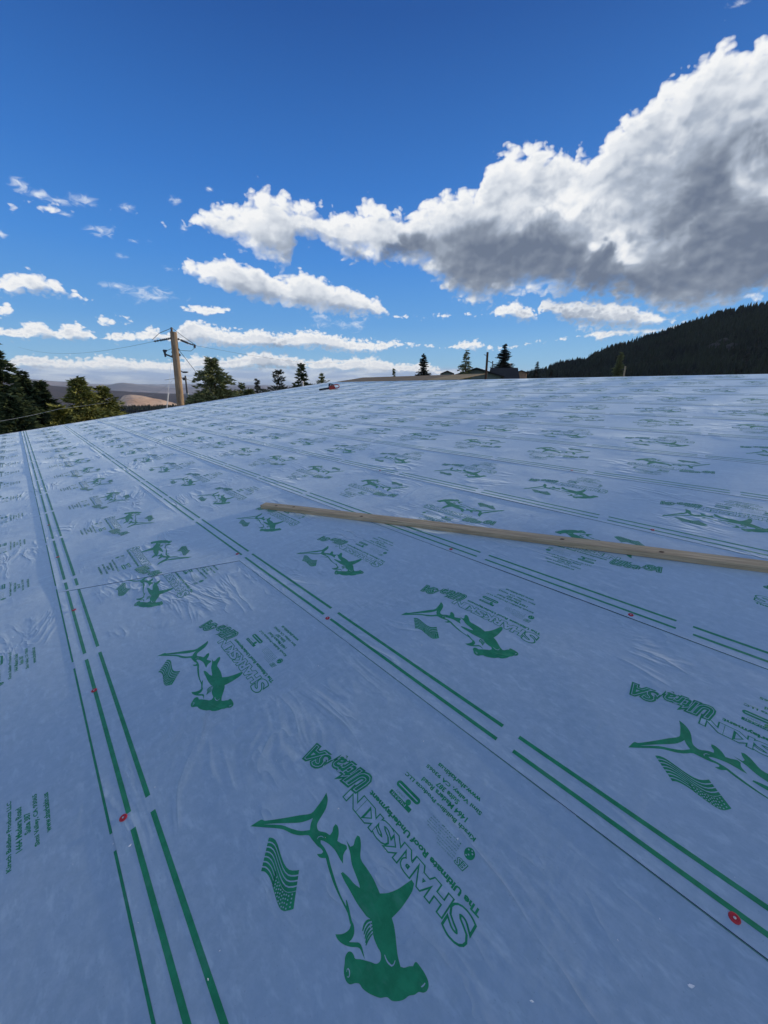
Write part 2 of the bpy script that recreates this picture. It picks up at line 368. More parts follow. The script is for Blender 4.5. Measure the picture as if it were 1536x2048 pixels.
M['black'] = flat('black_plastic', (0.015, 0.016, 0.02), 0.45, 0.5, 0.2, 30.0)
M['white_bit'] = flat('paper_white', (0.72, 0.76, 0.80), 0.8, 0.2, 0.08, 90.0)
M['white_paint'] = flat('white_paint', (0.72, 0.70, 0.66), 0.6, 0.3, 0.06, 5.0)
M['siding_green'] = flat('grey_green_siding', (0.16, 0.20, 0.17), 0.8, 0.3, 0.12, 2.0)
M['siding_brick'] = flat('tan_siding', (0.42, 0.27, 0.17), 0.85, 0.2, 0.2, 2.0)
M['roof_dark'] = flat('charcoal_shingles', (0.028, 0.031, 0.035), 0.85, 0.25, 0.3, 6.0)
M['roof_brown'] = flat('brown_shingles', (0.055, 0.038, 0.03), 0.85, 0.25, 0.3, 6.0)
M['drip'] = flat('drip_edge', (0.55, 0.60, 0.66), 0.4, 0.5, 0.08, 4.0)
M['glass'] = flat('window_glass', (0.03, 0.04, 0.05), 0.08, 0.6, 0.1, 2.0)
M['wall'] = flat('house_wall', (0.35, 0.33, 0.29), 0.85, 0.2, 0.12, 1.5)
M['bark'] = flat('bark', (0.10, 0.072, 0.05), 0.9, 0.15, 0.35, 3.0, bump=0.01, bscale=10.0)
M['pale_bark'] = flat('pale_bark', (0.30, 0.27, 0.23), 0.9, 0.15, 0.3, 3.0)

def needles(name, c1, c2, scale=0.9):
    def bd(n, b):
        tcn = n.new('ShaderNodeTexCoord')
        g = n.new('ShaderNodeNewGeometry')
        k = n.noise(tcn.outputs['Object'], scale, 4.0, 0.6)
        c = n.mix(n.ramp(k, 0.35, 0.65), c1 + (1,), c2 + (1,))
        c = n.mix(n.m('MULTIPLY', g.outputs['Random Per Island'], 0.5), c, tuple(x * 1.5 for x in c2) + (1,))
        n.put(b.inputs['Base Color'], c)
    return material(name, bd, 0.75, 0.2)
M['fir_dark'] = needles('dark_fir_needles', (0.020, 0.038, 0.018), (0.060, 0.082, 0.034))
M['fir_olive'] = needles('olive_needles', (0.085, 0.110, 0.028), (0.22, 0.225, 0.065))
M['pine'] = needles('pine_needles', (0.075, 0.105, 0.048), (0.19, 0.21, 0.09))
M['grey_needles'] = needles('grey_green_needles', (0.060, 0.070, 0.052), (0.115, 0.120, 0.085))
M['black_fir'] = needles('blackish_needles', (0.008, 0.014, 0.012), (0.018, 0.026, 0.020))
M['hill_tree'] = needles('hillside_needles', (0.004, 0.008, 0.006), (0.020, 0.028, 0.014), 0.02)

def land(name, c1, c2, c3, s1=0.004, s2=0.03, th=(0.5, 0.6)):
    def bd(n, b):
        tcn = n.new('ShaderNodeTexCoord'); p = tcn.outputs['Object']
        k = n.noise(p, s1, 6.0, 0.6); j = n.noise(p, s2, 6.0, 0.65)
        c = n.mix(n.ramp(k, 0.4, 0.6), c1 + (1,), c2 + (1,))
        c = n.mix(n.ramp(j, th[0], th[1], 0.0, 0.8), c, c3 + (1,))
        n.put(b.inputs['Base Color'], c)
    return material(name, bd, 0.95, 0.1)
M['ground'] = land('dry_grass_ground', (0.10, 0.085, 0.045), (0.14, 0.12, 0.06), (0.05, 0.05, 0.03), 0.05, 0.4)
M['valley'] = land('valley_floor', (0.12, 0.095, 0.075), (0.17, 0.13, 0.09), (0.05, 0.05, 0.04), 0.002, 0.01)
M['wooded'] = land('leafless_wooded_hill', (0.065, 0.048, 0.048), (0.085, 0.062, 0.055), (0.035, 0.035, 0.035), 0.003, 0.02)
M['tan_hill'] = land('bare_tan_hill', (0.60, 0.39, 0.25), (0.70, 0.50, 0.34), (0.33, 0.22, 0.15), 0.01, 0.05, (0.52, 0.66))
M['far_hill'] = land('far_hills', (0.17, 0.13, 0.13), (0.36, 0.27, 0.23), (0.08, 0.08, 0.09), 0.0008, 0.004)  # brighter patches paint sunlight onto the far slopes
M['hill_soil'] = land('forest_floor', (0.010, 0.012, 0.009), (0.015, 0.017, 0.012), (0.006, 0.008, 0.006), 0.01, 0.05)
M['rock'] = flat('grey_rock', (0.055, 0.055, 0.053), 0.9, 0.2, 0.3, 1.0)

# ------------------------------------------------------------------ object helpers
def tag(o, label=None, cat=None, group=None, kind=None):
    if label: o['label'] = label
    if cat: o['category'] = cat
    if group: o['group'] = group
    if kind: o['kind'] = kind
    return o

def empty(name, loc=(0, 0, 0), rot=None, label=None, cat=None, group=None, kind=None):
    o = bpy.data.objects.new(name, None); COL.objects.link(o)
    o.location = loc
    if rot is not None: o.rotation_euler = rot
    o.empty_display_size = 0.2
    return tag(o, label, cat, group, kind)

def mesh_obj(name, verts, faces, mats, parent=None, mi=None, smooth=False, loc=None):
    me = bpy.data.meshes.new(name)
    me.from_pydata([tuple(v) for v in verts], [], [tuple(f) for f in faces])
    for m in (mats if isinstance(mats, (list, tuple)) else [mats]): me.materials.append(m)
    if mi is not None: me.polygons.foreach_set('material_index', mi)
    if smooth: me.polygons.foreach_set('use_smooth', [True] * len(me.polygons))
    me.update()
    o = bpy.data.objects.new(name, me); COL.objects.link(o)
    if parent is not None: o.parent = parent
    if loc is not None: o.location = loc
    return o

def share(o, parent=None, loc=None, rotz=None):
    c = o.copy(); COL.objects.link(c)
    if parent is not None: c.parent = parent
    if loc is not None: c.location = loc
    if rotz is not None: c.rotation_euler = (0, 0, rotz)
    return c

class MB:
    """collects boxes, tubes and prisms into one mesh"""
    def __init__(s): s.v = []; s.f = []; s.mi = []
    def add(s, v, f, m=0):
        o = len(s.v); s.v += [tuple(p) for p in v]; s.f += [tuple(i + o for i in q) for q in f]; s.mi += [m] * len(f)
    def box(s, c, d, mat=None, m=0, bev=0.0):
        x, y, z = d[0] / 2, d[1] / 2, d[2] / 2
        if bev <= 0:
            v = [Vector((a * x, b * y, e * z)) for a in (-1, 1) for b in (-1, 1) for e in (-1, 1)]
            f = [(0, 1, 3, 2), (4, 6, 7, 5), (0, 4, 5, 1), (2, 3, 7, 6), (0, 2, 6, 4), (1, 5, 7, 3)]
        else:
            bm = bmesh.new(); bmesh.ops.create_cube(bm, size=1.0)
            for q in bm.verts: q.co = Vector((q.co.x * d[0], q.co.y * d[1], q.co.z * d[2]))
            bmesh.ops.bevel(bm, geom=bm.edges[:], offset=bev, segments=2, affect='EDGES')
            bm.verts.index_update()
            v = [q.co.copy() for q in bm.verts]; f = [tuple(q.index for q in p.verts) for p in bm.faces]; bm.free()
        if mat is not None: v = [mat @ q for q in v]
        s.add([q + Vector(c) for q in v], f, m)
    def tube(s, pts, rad, n=8, m=0, cap=True):
        pts = [Vector(p) for p in pts]
        if not isinstance(rad, (list, tuple)): rad = [rad] * len(pts)
        v = []; f = []
        prev = None
        for i, p in enumerate(pts):
            d = (pts[min(i + 1, len(pts) - 1)] - pts[max(i - 1, 0)]).normalized()
            a = d.orthogonal().normalized() if prev is None else (prev - d * prev.dot(d)).normalized()
            prev = a; b = d.cross(a)
            for k in range(n):
                t = 2 * pi * k / n
                v.append(p + (a * cos(t) + b * sin(t)) * rad[i])
        for i in range(len(pts) - 1):
            for k in range(n):
                f.append((i * n + k, i * n + (k + 1) % n, (i + 1) * n + (k + 1) % n, (i + 1) * n + k))
        if cap:
            f.append(tuple(range(n - 1, -1, -1))); f.append(tuple((len(pts) - 1) * n + k for k in range(n)))
        s.add(v, f, m)
    def prism(s, poly, z0, z1, mat=None, m=0):
        n = len(poly)
        v = [Vector((x, y, z0)) for x, y in poly] + [Vector((x, y, z1)) for x, y in poly]
        if mat is not None: v = [mat @ q for q in v]
        f = [tuple(range(n - 1, -1, -1)), tuple(range(n, 2 * n))]
        f += [(i, (i + 1) % n, n + (i + 1) % n, n + i) for i in range(n)]
        s.add(v, f, m)
    def build(s, name, mats, parent=None, smooth=False, loc=None):
        return mesh_obj(name, s.v, s.f, mats, parent, s.mi, smooth, loc)

# ------------------------------------------------------------------ the roof: local x along the courses, -y up the slope, z off the deck
AZ, SL, HGT = R_(-42.93), R_(7.66), 1.45
du = Vector((sin(AZ), cos(AZ), 0.0))
dv = Vector((cos(AZ) * cos(SL), -sin(AZ) * cos(SL), sin(SL)))
dn = du.cross(-dv)
foot = EYE - dn * HGT
U0, U1 = -9.0, 19.05           # the courses end at the rake edge U1
V0, V1 = -3.5, 13.28           # ridge at V1
roof = empty('roof', label='large low slope roof under blue grey underlayment printed with green hammerhead sharks', cat='roof')
roof.matrix_world = Matrix(((du.x, -dv.x, dn.x, foot.x), (du.y, -dv.y, dn.y, foot.y), (du.z, -dv.z, dn.z, foot.z), (0, 0, 0, 1)))
def onroof(u, v, w=0.0): return foot + du * u + dv * v + dn * w

mb = MB()
mb.add([(U0, -V0, -0.02), (U1, -V0, -0.02), (U1, -V1, -0.02), (U0, -V1, -0.02), (U0, -V0, -0.25), (U1, -V0, -0.25), (U1, -V1, -0.25), (U0, -V1, -0.25)],
       [(0, 1, 2, 3), (7, 6, 5, 4), (0, 4, 5, 1), (1, 5, 6, 2), (2, 6, 7, 3), (3, 7, 4, 0)])
mb.build('roof_deck', M['plywood'], roof)
# the slope on the far side of the ridge
ang = 2 * SL
zz = -0.03
far = [(U0, -V1 - 0.01, zz), (U1, -V1 - 0.01, zz), (U1, -V1 - 9.0, zz - 9.0 * tan(ang) - 0.2), (U0, -V1 - 9.0, zz - 9.0 * tan(ang) - 0.2)]
mb = MB(); mb.add(far, [(0, 1, 2, 3)]); mb.build('far_slope', M['plywood'], roof)
# thin metal edging along the rake
mb = MB(); mb.box((U1 + 0.012, -(V0 + V1) / 2, -0.07), (0.02, V1 - V0, 0.16))
mb.box((U1 - 0.02, -(V0 + V1) / 2, 0.008), (0.07, V1 - V0, 0.004))
mb.build('drip_edge', M['drip'], roof)
# gable wall under the rake and eave wall below
mb = MB()
wz = -6.5
def down(u, v):
    p = roof.matrix_world.inverted() @ (onroof(u, v) + Vector((0, 0, wz))); return p
q = [Vector((U1 - 0.5, -V0 - 0.3, -0.26)), Vector((U1 - 0.5, -V1, -0.26)), down(U1 - 0.5, V1), down(U1 - 0.5, V0 + 0.3)]
mb.add(q, [(0, 1, 2, 3)])
q = [Vector((U0 + 0.5, -V0 - 0.3, -0.26)), Vector((U1 - 0.5, -V0 - 0.3, -0.26)), down(U1 - 0.5, V0 + 0.3), down(U0 + 0.5, V0 + 0.3)]
mb.add(q, [(0, 1, 2, 3)])
mb.build('wall', M['wall'], roof)

# ---- print artwork, in metres, x along the course, y towards the eave (text upright)
GREEN, BLUE = 0, 1
def smooth_poly(pts, corner=55.0, sub=3):
    n = len(pts); out = []
    P = [Vector(p) for p in pts]
    def is_c(i):
        a = P[i] - P[i - 1]; b = P[(i + 1) % n] - P[i]
        return a.length < 1e-6 or b.length < 1e-6 or math.degrees(a.angle(b)) > corner
    for i in range(n):
        p0, p1, p2, p3 = P[i - 1], P[i], P[(i + 1) % n], P[(i + 2) % n]
        m1 = Vector((0, 0)) if is_c(i) else (p2 - p0) * 0.5
        m2 = Vector((0, 0)) if is_c((i + 1) % n) else (p3 - p1) * 0.5
        L = (p2 - p1).length
        if is_c(i): m1 = (p2 - p1) * 0.8
        if is_c((i + 1) % n): m2 = (p2 - p1) * 0.8
        for mm in (m1, m2):
            if mm.length > L: mm *= L / mm.length
        for k in range(sub):
            t = k / sub
            out.append((2 * t**3 - 3 * t**2 + 1) * p1 + (t**3 - 2 * t**2 + t) * m1 + (-2 * t**3 + 3 * t**2) * p2 + (t**3 - t**2) * m2)
    return out

class Art:
    def __init__(s): s.v = []; s.f = []; s.mi = []
    def shape(s, loops, z=0.0, m=GREEN, smooth=True, corner=55.0, sub=3):
        L = [[Vector((p[0], p[1], 0)) for p in (smooth_poly(l, corner, sub) if smooth else [Vector(q) for q in l])] for l in loops]
        tris = tessellate_polygon(L)
        flatv = [p for l in L for p in l]
        o = len(s.v); s.v += [(p.x, p.y, z) for p in flatv]
        for t in tris:
            a, b, c = (flatv[i] for i in t)
            if (b - a).cross(c - a).z < 0: t = (t[0], t[2], t[1])
            s.f.append(tuple(i + o for i in t)); s.mi.append(m)
    def text(s, body, x, y, width, height, rot=0.0, shear=0.0, off=0.0, z=0.0, m=GREEN, res=2, spacing=1.0, base=None):
        c = bpy.data.curves.new('t', 'FONT'); c.body = body; c.size = 1.0; c.shear = shear; c.resolution_u = res
        c.space_character = spacing
        o = bpy.data.objects.new('t', c)
        me = bpy.data.meshes.new_from_object(o)
        xs = [v.co.x for v in me.vertices]; ys = [v.co.y for v in me.vertices]
        x0, x1 = min(xs), max(xs); y0, y1 = (min(ys), max(ys)) if base is None else base
        bpy.data.meshes.remove(me)
        if off:
            c.offset = off
        me = bpy.data.meshes.new_from_object(o)
        kx, ky = width / (x1 - x0), height / (y1 - y0)
        n = len(s.v); cr, sr = cos(rot), sin(rot)
        # neighbouring letters may overlap: lay them a hair apart
        par = list(range(len(me.vertices)))
        def fd(i):
            while par[i] != i: par[i] = par[par[i]]; i = par[i]
            return i
        for p in me.polygons:
            r0 = fd(p.vertices[0])
            for i in p.vertices[1:]: par[fd(i)] = r0
        order = {}
        for i in range(len(par)): order.setdefault(fd(i), len(order))
        for v in me.vertices:
            px, py = (v.co.x - x0) * kx, (v.co.y - y0) * ky
            s.v.append((x + px * cr - py * sr, y + px * sr + py * cr, z + 0.00005 * (order[fd(v.index)] % 4)))
        for p in me.polygons:
            idx = tuple(i + n for i in p.vertices)
            s.f.append(idx if p.normal.z >= 0 else idx[::-1]); s.mi.append(m)
        bpy.data.meshes.remove(me); bpy.data.objects.remove(o); bpy.data.curves.remove(c)

ART = {'green': [[[(0.9756, -0.088), (0.9673, -0.1244), (0.9549, -0.1311), (0.9176, -0.1767), (0.8807, -0.2255), (0.8561, -0.2572), (0.8585, -0.2845), (0.8647, -0.3121), (0.8727, -0.3338), (0.8495, -0.3234), (0.8319, -0.304), (0.8232, -0.2818), (0.8172, -0.2613), (0.8097, -0.2506), (0.7933, -0.2462), (0.7723, -0.2594), (0.7554, -0.2651), (0.7574, -0.2766), (0.7659, -0.2873), (0.7674, -0.2981), (0.7546, -0.2983), (0.7371, -0.2881), (0.7244, -0.273), (0.7099, -0.2777), (0.6937, -0.2859), (0.6845, -0.2821), (0.6839, -0.2727), (0.6791, -0.2625), (0.6631, -0.2492), (0.6776, -0.2495), (0.709, -0.2523), (0.7343, -0.249), (0.7543, -0.2424), (0.7657, -0.2356), (0.7581, -0.231), (0.7411, -0.2322), (0.7137, -0.2289), (0.6918, -0.2212), (0.6486, -0.208), (0.6092, -0.1989), (0.5778, -0.1958), (0.5896, -0.2035), (0.5864, -0.2046), (0.5677, -0.1984), (0.551, -0.1911), (0.5366, -0.186), (0.5406, -0.1889), (0.5281, -0.1844), (0.5186, -0.1768), (0.5148, -0.1665), (0.5159, -0.1566), (0.5035, -0.1682), (0.4947, -0.1755), (0.4838, -0.1755), (0.4722, -0.1711), (0.4607, -0.1664), (0.4727, -0.168), (0.4843, -0.1697), (0.4924, -0.1664), (0.5026, -0.1567), (0.5168, -0.1466), (0.5329, -0.1395), (0.546, -0.1377), (0.5541, -0.1394), (0.5422, -0.1518), (0.5362, -0.1635), (0.5349, -0.1733), (0.5387, -0.1811), (0.544, -0.1817), (0.5646, -0.1895), (0.6019, -0.1934), (0.6438, -0.1994), (0.688, -0.2107), (0.7141, -0.2197), (0.7244, -0.2101), (0.7337, -0.206), (0.7435, -0.2058), (0.7336, -0.2164), (0.7337, -0.2233), (0.7439, -0.2234), (0.7609, -0.219), (0.7892, -0.2165), (0.8073, -0.2148), (0.8283, -0.1935), (0.8536, -0.1771), (0.8842, -0.1634), (0.9122, -0.1424), (0.9416, -0.1168)], [(0.9483, -0.1227), (0.9307, -0.1419), (0.9045, -0.1694), (0.8611, -0.2135), (0.8451, -0.239), (0.8394, -0.2536), (0.8288, -0.2378), (0.8164, -0.2266), (0.8362, -0.2036), (0.8659, -0.1843), (0.8989, -0.1664)]], [[(0.706, -0.2955), (0.6945, -0.2938), (0.6809, -0.2932), (0.6773, -0.3027), (0.6851, -0.3147), (0.689, -0.3283), (0.679, -0.3311), (0.6606, -0.3204), (0.6342, -0.2966), (0.6028, -0.294), (0.5682, -0.2914), (0.5294, -0.2826), (0.5129, -0.301), (0.499, -0.3266), (0.4905, -0.3523), (0.485, -0.37), (0.4738, -0.3687), (0.466, -0.3527), (0.4636, -0.33), (0.4633, -0.3018), (0.4675, -0.2709), (0.455, -0.2658), (0.439, -0.2561), (0.4246, -0.2456), (0.4092, -0.2343), (0.3956, -0.2271), (0.3871, -0.2235), (0.379, -0.2286), (0.3715, -0.2399), (0.3647, -0.2467), (0.3661, -0.2537), (0.3636, -0.258), (0.3549, -0.2591), (0.3389, -0.259), (0.3245, -0.2563), (0.3159, -0.2507), (0.3133, -0.2415), (0.3174, -0.2327), (0.3262, -0.2254), (0.3304, -0.215), (0.3391, -0.2039), (0.3432, -0.1917), (0.352, -0.1789), (0.3632, -0.1687), (0.3752, -0.1644), (0.386, -0.1518), (0.3992, -0.143), (0.4138, -0.1353), (0.428, -0.1304), (0.4394, -0.1297), (0.4477, -0.1229), (0.4548, -0.1128), (0.4637, -0.1088), (0.4746, -0.1099), (0.4846, -0.1149), (0.4931, -0.1241), (0.502, -0.1334), (0.5033, -0.1432), (0.4979, -0.1494), (0.4886, -0.1508), (0.4803, -0.1494), (0.4698, -0.1584), (0.4584, -0.1666), (0.4468, -0.1745), (0.4349, -0.182), (0.4309, -0.1911), (0.4341, -0.1988), (0.4421, -0.204), (0.4543, -0.205), (0.4703, -0.2082), (0.4822, -0.2131), (0.4973, -0.2237), (0.5057, -0.2277), (0.5201, -0.2232), (0.5314, -0.2225), (0.5608, -0.2216), (0.5962, -0.2245), (0.6293, -0.227), (0.6492, -0.2301), (0.6473, -0.2366), (0.624, -0.2412), (0.6004, -0.2434), (0.5812, -0.2492), (0.5906, -0.2539), (0.6142, -0.2599), (0.6435, -0.2684), (0.6691, -0.2822), (0.6881, -0.2888)]]], 'lines': [[(0.4307, -0.2093), (0.4216, -0.2072), (0.4132, -0.2073), (0.4047, -0.2094), (0.4031, -0.2137), (0.4048, -0.2209), (0.4033, -0.2214), (0.4006, -0.2137), (0.4029, -0.2069), (0.4128, -0.2042), (0.422, -0.2047), (0.4311, -0.2078)], [(0.4784, -0.1187), (0.4813, -0.1225), (0.4801, -0.1262), (0.4751, -0.1264), (0.4698, -0.1237), (0.4666, -0.1195), (0.4674, -0.1157), (0.4706, -0.1146), (0.471, -0.1155), (0.4686, -0.1166), (0.4684, -0.1188), (0.4711, -0.122), (0.4757, -0.1243), (0.4792, -0.1245), (0.4799, -0.1228), (0.4776, -0.1192)], [(0.3279, -0.2362), (0.3265, -0.2417), (0.3254, -0.2474), (0.3235, -0.2472), (0.3236, -0.2411), (0.3261, -0.2356)], [(0.7767, -0.229), (0.7793, -0.2352), (0.7739, -0.2443), (0.765, -0.247), (0.7646, -0.2459), (0.7726, -0.2428), (0.7772, -0.2348), (0.7755, -0.2294)], [(0.5021, -0.2221), (0.4934, -0.2164), (0.4942, -0.215), (0.503, -0.2208)]], 'gills': [[(0.5032, -0.2272), (0.5085, -0.2184), (0.5087, -0.2088), (0.5043, -0.1973), (0.5073, -0.1958), (0.5143, -0.2075), (0.5139, -0.2203), (0.506, -0.2292)], [(0.4978, -0.2243), (0.501, -0.216), (0.5001, -0.2048), (0.4967, -0.195), (0.4993, -0.1939), (0.5047, -0.2037), (0.5056, -0.2167), (0.5003, -0.2255)], [(0.4921, -0.2208), (0.4937, -0.2118), (0.4924, -0.2013), (0.4887, -0.192), (0.4912, -0.1907), (0.497, -0.1999), (0.4985, -0.2121), (0.4949, -0.2215)], [(0.4867, -0.2169), (0.4867, -0.2096), (0.4857, -0.1981), (0.4815, -0.1881), (0.4841, -0.1868), (0.4903, -0.1968), (0.4914, -0.2096), (0.4895, -0.2173)], [(0.4811, -0.2129), (0.4813, -0.2064), (0.4799, -0.1943), (0.4777, -0.185), (0.4798, -0.1843), (0.4836, -0.1936), (0.4851, -0.2064), (0.4833, -0.2132)]], 'flag0': [(0.8981, -0.1174), (0.8884, -0.1258), (0.8685, -0.1302), (0.8365, -0.1243), (0.802, -0.1184), (0.7768, -0.1201), (0.7608, -0.1301), (0.7493, -0.1437)], 'flag1': [(0.8317, -0.056), (0.8211, -0.0636), (0.8012, -0.0673), (0.7776, -0.0656), (0.746, -0.0597), (0.7178, -0.056), (0.6984, -0.0617), (0.6826, -0.0839)]}
art = Art()
CX, CY = 0.68, -0.38
def sh(pts): return [(x - CX, y - CY) for x, y in pts]
for k in ART['green']: art.shape([sh(l) for l in k], 0.0)
for k in ART['lines']:                                   # thin light lines inside the shark
    art.shape([sh(k)], 0.0004, BLUE)
for k in ART['gills']: art.shape([sh(k)], 0.0)
# waving flag: stripes and a starred field
def crv(pts, t):
    n = len(pts) - 1; x = min(max(t, 0), 1) * n; i = min(int(x), n - 1); f = x - i
    p = [Vector(pts[max(i - 1, 0)]), Vector(pts[i]), Vector(pts[i + 1]), Vector(pts[min(i + 2, n)])]
    return 0.5 * ((2 * p[1]) + (-p[0] + p[2]) * f + (2 * p[0] - 5 * p[1] + 4 * p[2] - p[3]) * f * f + (-p[0] + 3 * p[1] - 3 * p[2] + p[3]) * f**3)
f0, f1 = sh(ART['flag0']), sh(ART['flag1'])
def fl(s_, t): return crv(f0, s_).lerp(crv(f1, s_), t)
for i in range(7):
    a, b = i / 7.0 + (0.018 if i else 0), (i + 1) / 7.0 - 0.022
    e = 1.0 if b < 0.56 else 0.46
    N_ = 12
    art.shape([[tuple(fl(e * k / N_, a)) for k in range(N_ + 1)] + [tuple(fl(e * k / N_, b)) for k in range(N_, -1, -1)]], 0.0, GREEN, False)
can = [fl(0.44 + 0.56 * k / 8, 0.565) for k in range(9)] + [fl(1.0, 0.565 + 0.435 * k / 3) for k in range(1, 4)] + [fl(1.0 - 0.56 * k / 8, 1.0) for k in range(1, 9)]
holes = []
for i in range(9):
    for j in range(4):
        c = fl(0.50 + 0.054 * i, 0.62 + 0.10 * j + (0.02 if i % 2 else 0)); r = 0.0026
        holes.append([(c.x + r * cos(t), c.y + r * sin(t)) for t in (0.3, 1.9, 3.4, 5.0)])
art.shape([[tuple(p) for p in can]] + holes, 0.0, GREEN, False)
# lettering
def tx(body, x0, y0, x1, h, **kw): art.text(body, x0 - CX, y0 - CY, x1 - x0, h, **kw)
for off, z, m in ((0.075, 0.0, GREEN), (0.028, 0.0004, BLUE)):
    tx('S', 0.302, -0.424, 0.358, 0.066, off=off, z=z, m=m, res=4)
    for qi, (ch, a, b) in enumerate((('H', 0.374, 0.428), ('A', 0.425, 0.492), ('R', 0.497, 0.548), ('K', 0.550, 0.604), ('S', 0.608, 0.662), ('K', 0.667, 0.719), ('I', 0.725, 0.741), ('N', 0.750, 0.812))):
        tx(ch, a, -0.419, b, 0.048, off=off, z=z + 0.00004 * (1 + qi % 3), m=m, res=3)
tx('The Ultimate Roof Underlayment', 0.300, -0.459, 0.757, 0.021, off=0.045)
for off, z, m in ((0.125, 0.0006, GREEN), (0.048, 0.0010, BLUE), (0.018, 0.0014, GREEN)):
    tx('Ultra', 0.792, -0.478, 0.945, 0.062, rot=R_(9), shear=0.45, off=off, z=z, m=m, res=3)
    tx('SA', 0.962, -0.424, 1.050, 0.060, rot=R_(9), shear=0.45, off=off, z=z, m=m, res=3)
for body, a, b, y in (('Kirsch Building Products LLC', 0.409, 0.711, -0.592), ('1464 Madera Road', 0.460, 0.653, -0.617), ('Suite 387', 0.511, 0.604, -0.641), ('Simi Valley, CA 93065', 0.436, 0.672, -0.667), ('www.sharkskin.us', 0.462, 0.644, -0.697)):
    tx(body, a, y, b, 0.0165, off=0.034)
for body, a, b, y in (('Quality Controlled', 0.428, 0.490, -0.4975), ('and inspected by', 0.428, 0.500, -0.5055), ('independent testing', 0.430, 0.545, -0.5135), ('agencies to all national', 0.432, 0.552, -0.5215), ('building code needs', 0.432, 0.552, -0.5295), ('E.S. Report and', 0.434, 0.550, -0.5375), ('Listing no.', 0.434, 0.556, -0.5455)):
    tx(body, a, y, b, 0.0048, res=1)
def rrect(x0, y0, x1, y1, r, n=5):
    P = []
    for cx, cy, a in ((x1 - r, y1 - r, 0), (x0 + r, y1 - r, 90), (x0 + r, y0 + r, 180), (x1 - r, y0 + r, 270)):
        P += [(cx + r * cos(R_(a + 90 * k / n)), cy + r * sin(R_(a + 90 * k / n))) for k in range(n + 1)]
    return P
art.shape([sh(rrect(0.606, -0.551, 0.712, -0.528, 0.0115))], 0.0, GREEN, False)
art.shape([sh(rrect(0.614, -0.541, 0.704, -0.537, 0.002))], 0.0004, BLUE, False)
art.shape([sh(rrect(0.612, -0.507, 0.709, -0.492, 0.002))], 0.0, GREEN, False)
tx('MIAMI', 0.636, -0.5045, 0.700, 0.009, z=0.0004, m=BLUE, res=1)
tx('COUNTY', 0.655, -0.520, 0.695, 0.008, res=1)
art.shape([sh([(0.636 + 0.010 * cos(R_(30 * k)), -0.515 + 0.010 * sin(R_(30 * k))) for k in range(12)])], 0.0, GREEN, False)
gl = [sh([(0.400 + 0.0165 * cos(R_(20 * k)), -0.541 + 0.0165 * sin(R_(20 * k))) for k in range(18)])]
for a, b in ((0.393, -0.546), (0.401, -0.537), (0.408, -0.548), (0.398, -0.552), (0.406, -0.531)):
    gl.append(sh([(a + 0.003 * cos(R_(60 * k)), b + 0.0022 * sin(R_(60 * k))) for k in range(6)]))
art.shape(gl, 0.0, GREEN, False)
for off, z, m in ((0.07, 0.0, GREEN), (0.0, 0.0004, BLUE)):
    tx('ES', 0.387, -0.512, 0.421, 0.020, shear=0.2, off=off, z=z, m=m, res=2)
art_v, art_f, art_mi = art.v, art.f, art.mi

# ---- courses of underlayment
PER = 1.192
#   lower edge v, bearing of one print centre, upside down?
COURSES = [(-3.62, 0.15, False), (-2.50, 0.90, True), (-1.385, 0.52, False), (-0.262, 0.68, False), (0.868, -0.125, False), (1.992, 0.77, True), (3.098, 0.31, False),
           (4.195, 0.86, True), (5.285, 0.06, False), (6.395, 0.26, True), (7.515, 0.60, False), (8.665, 0.50, True), (9.885, 0.20, False), (11.05, 0.75, True), (12.22, 0.35, False)]
def lift(u, seed):
    r = 0.0007 + 0.0024 * max(0.0, sin(u * 1.7 + seed) * sin(u * 0.63 + 2.1 * seed)) + 0.004 * max(0.0, sin(u * 2.3 + seed * 3.7) * sin(u * 0.41 + seed) - 0.62)
    return r
def dashes(offset):
    k = math.floor((U0 - offset) / PER) - 1; out = []
    while True:
        a = offset + k * PER + 0.035; b = offset + (k + 1) * PER - 0.035; k += 1
        if b < U0: continue
        if a > U1: return out
        out.append((max(a, U0), min(b, U1 - 0.02)))
proto_logo = None
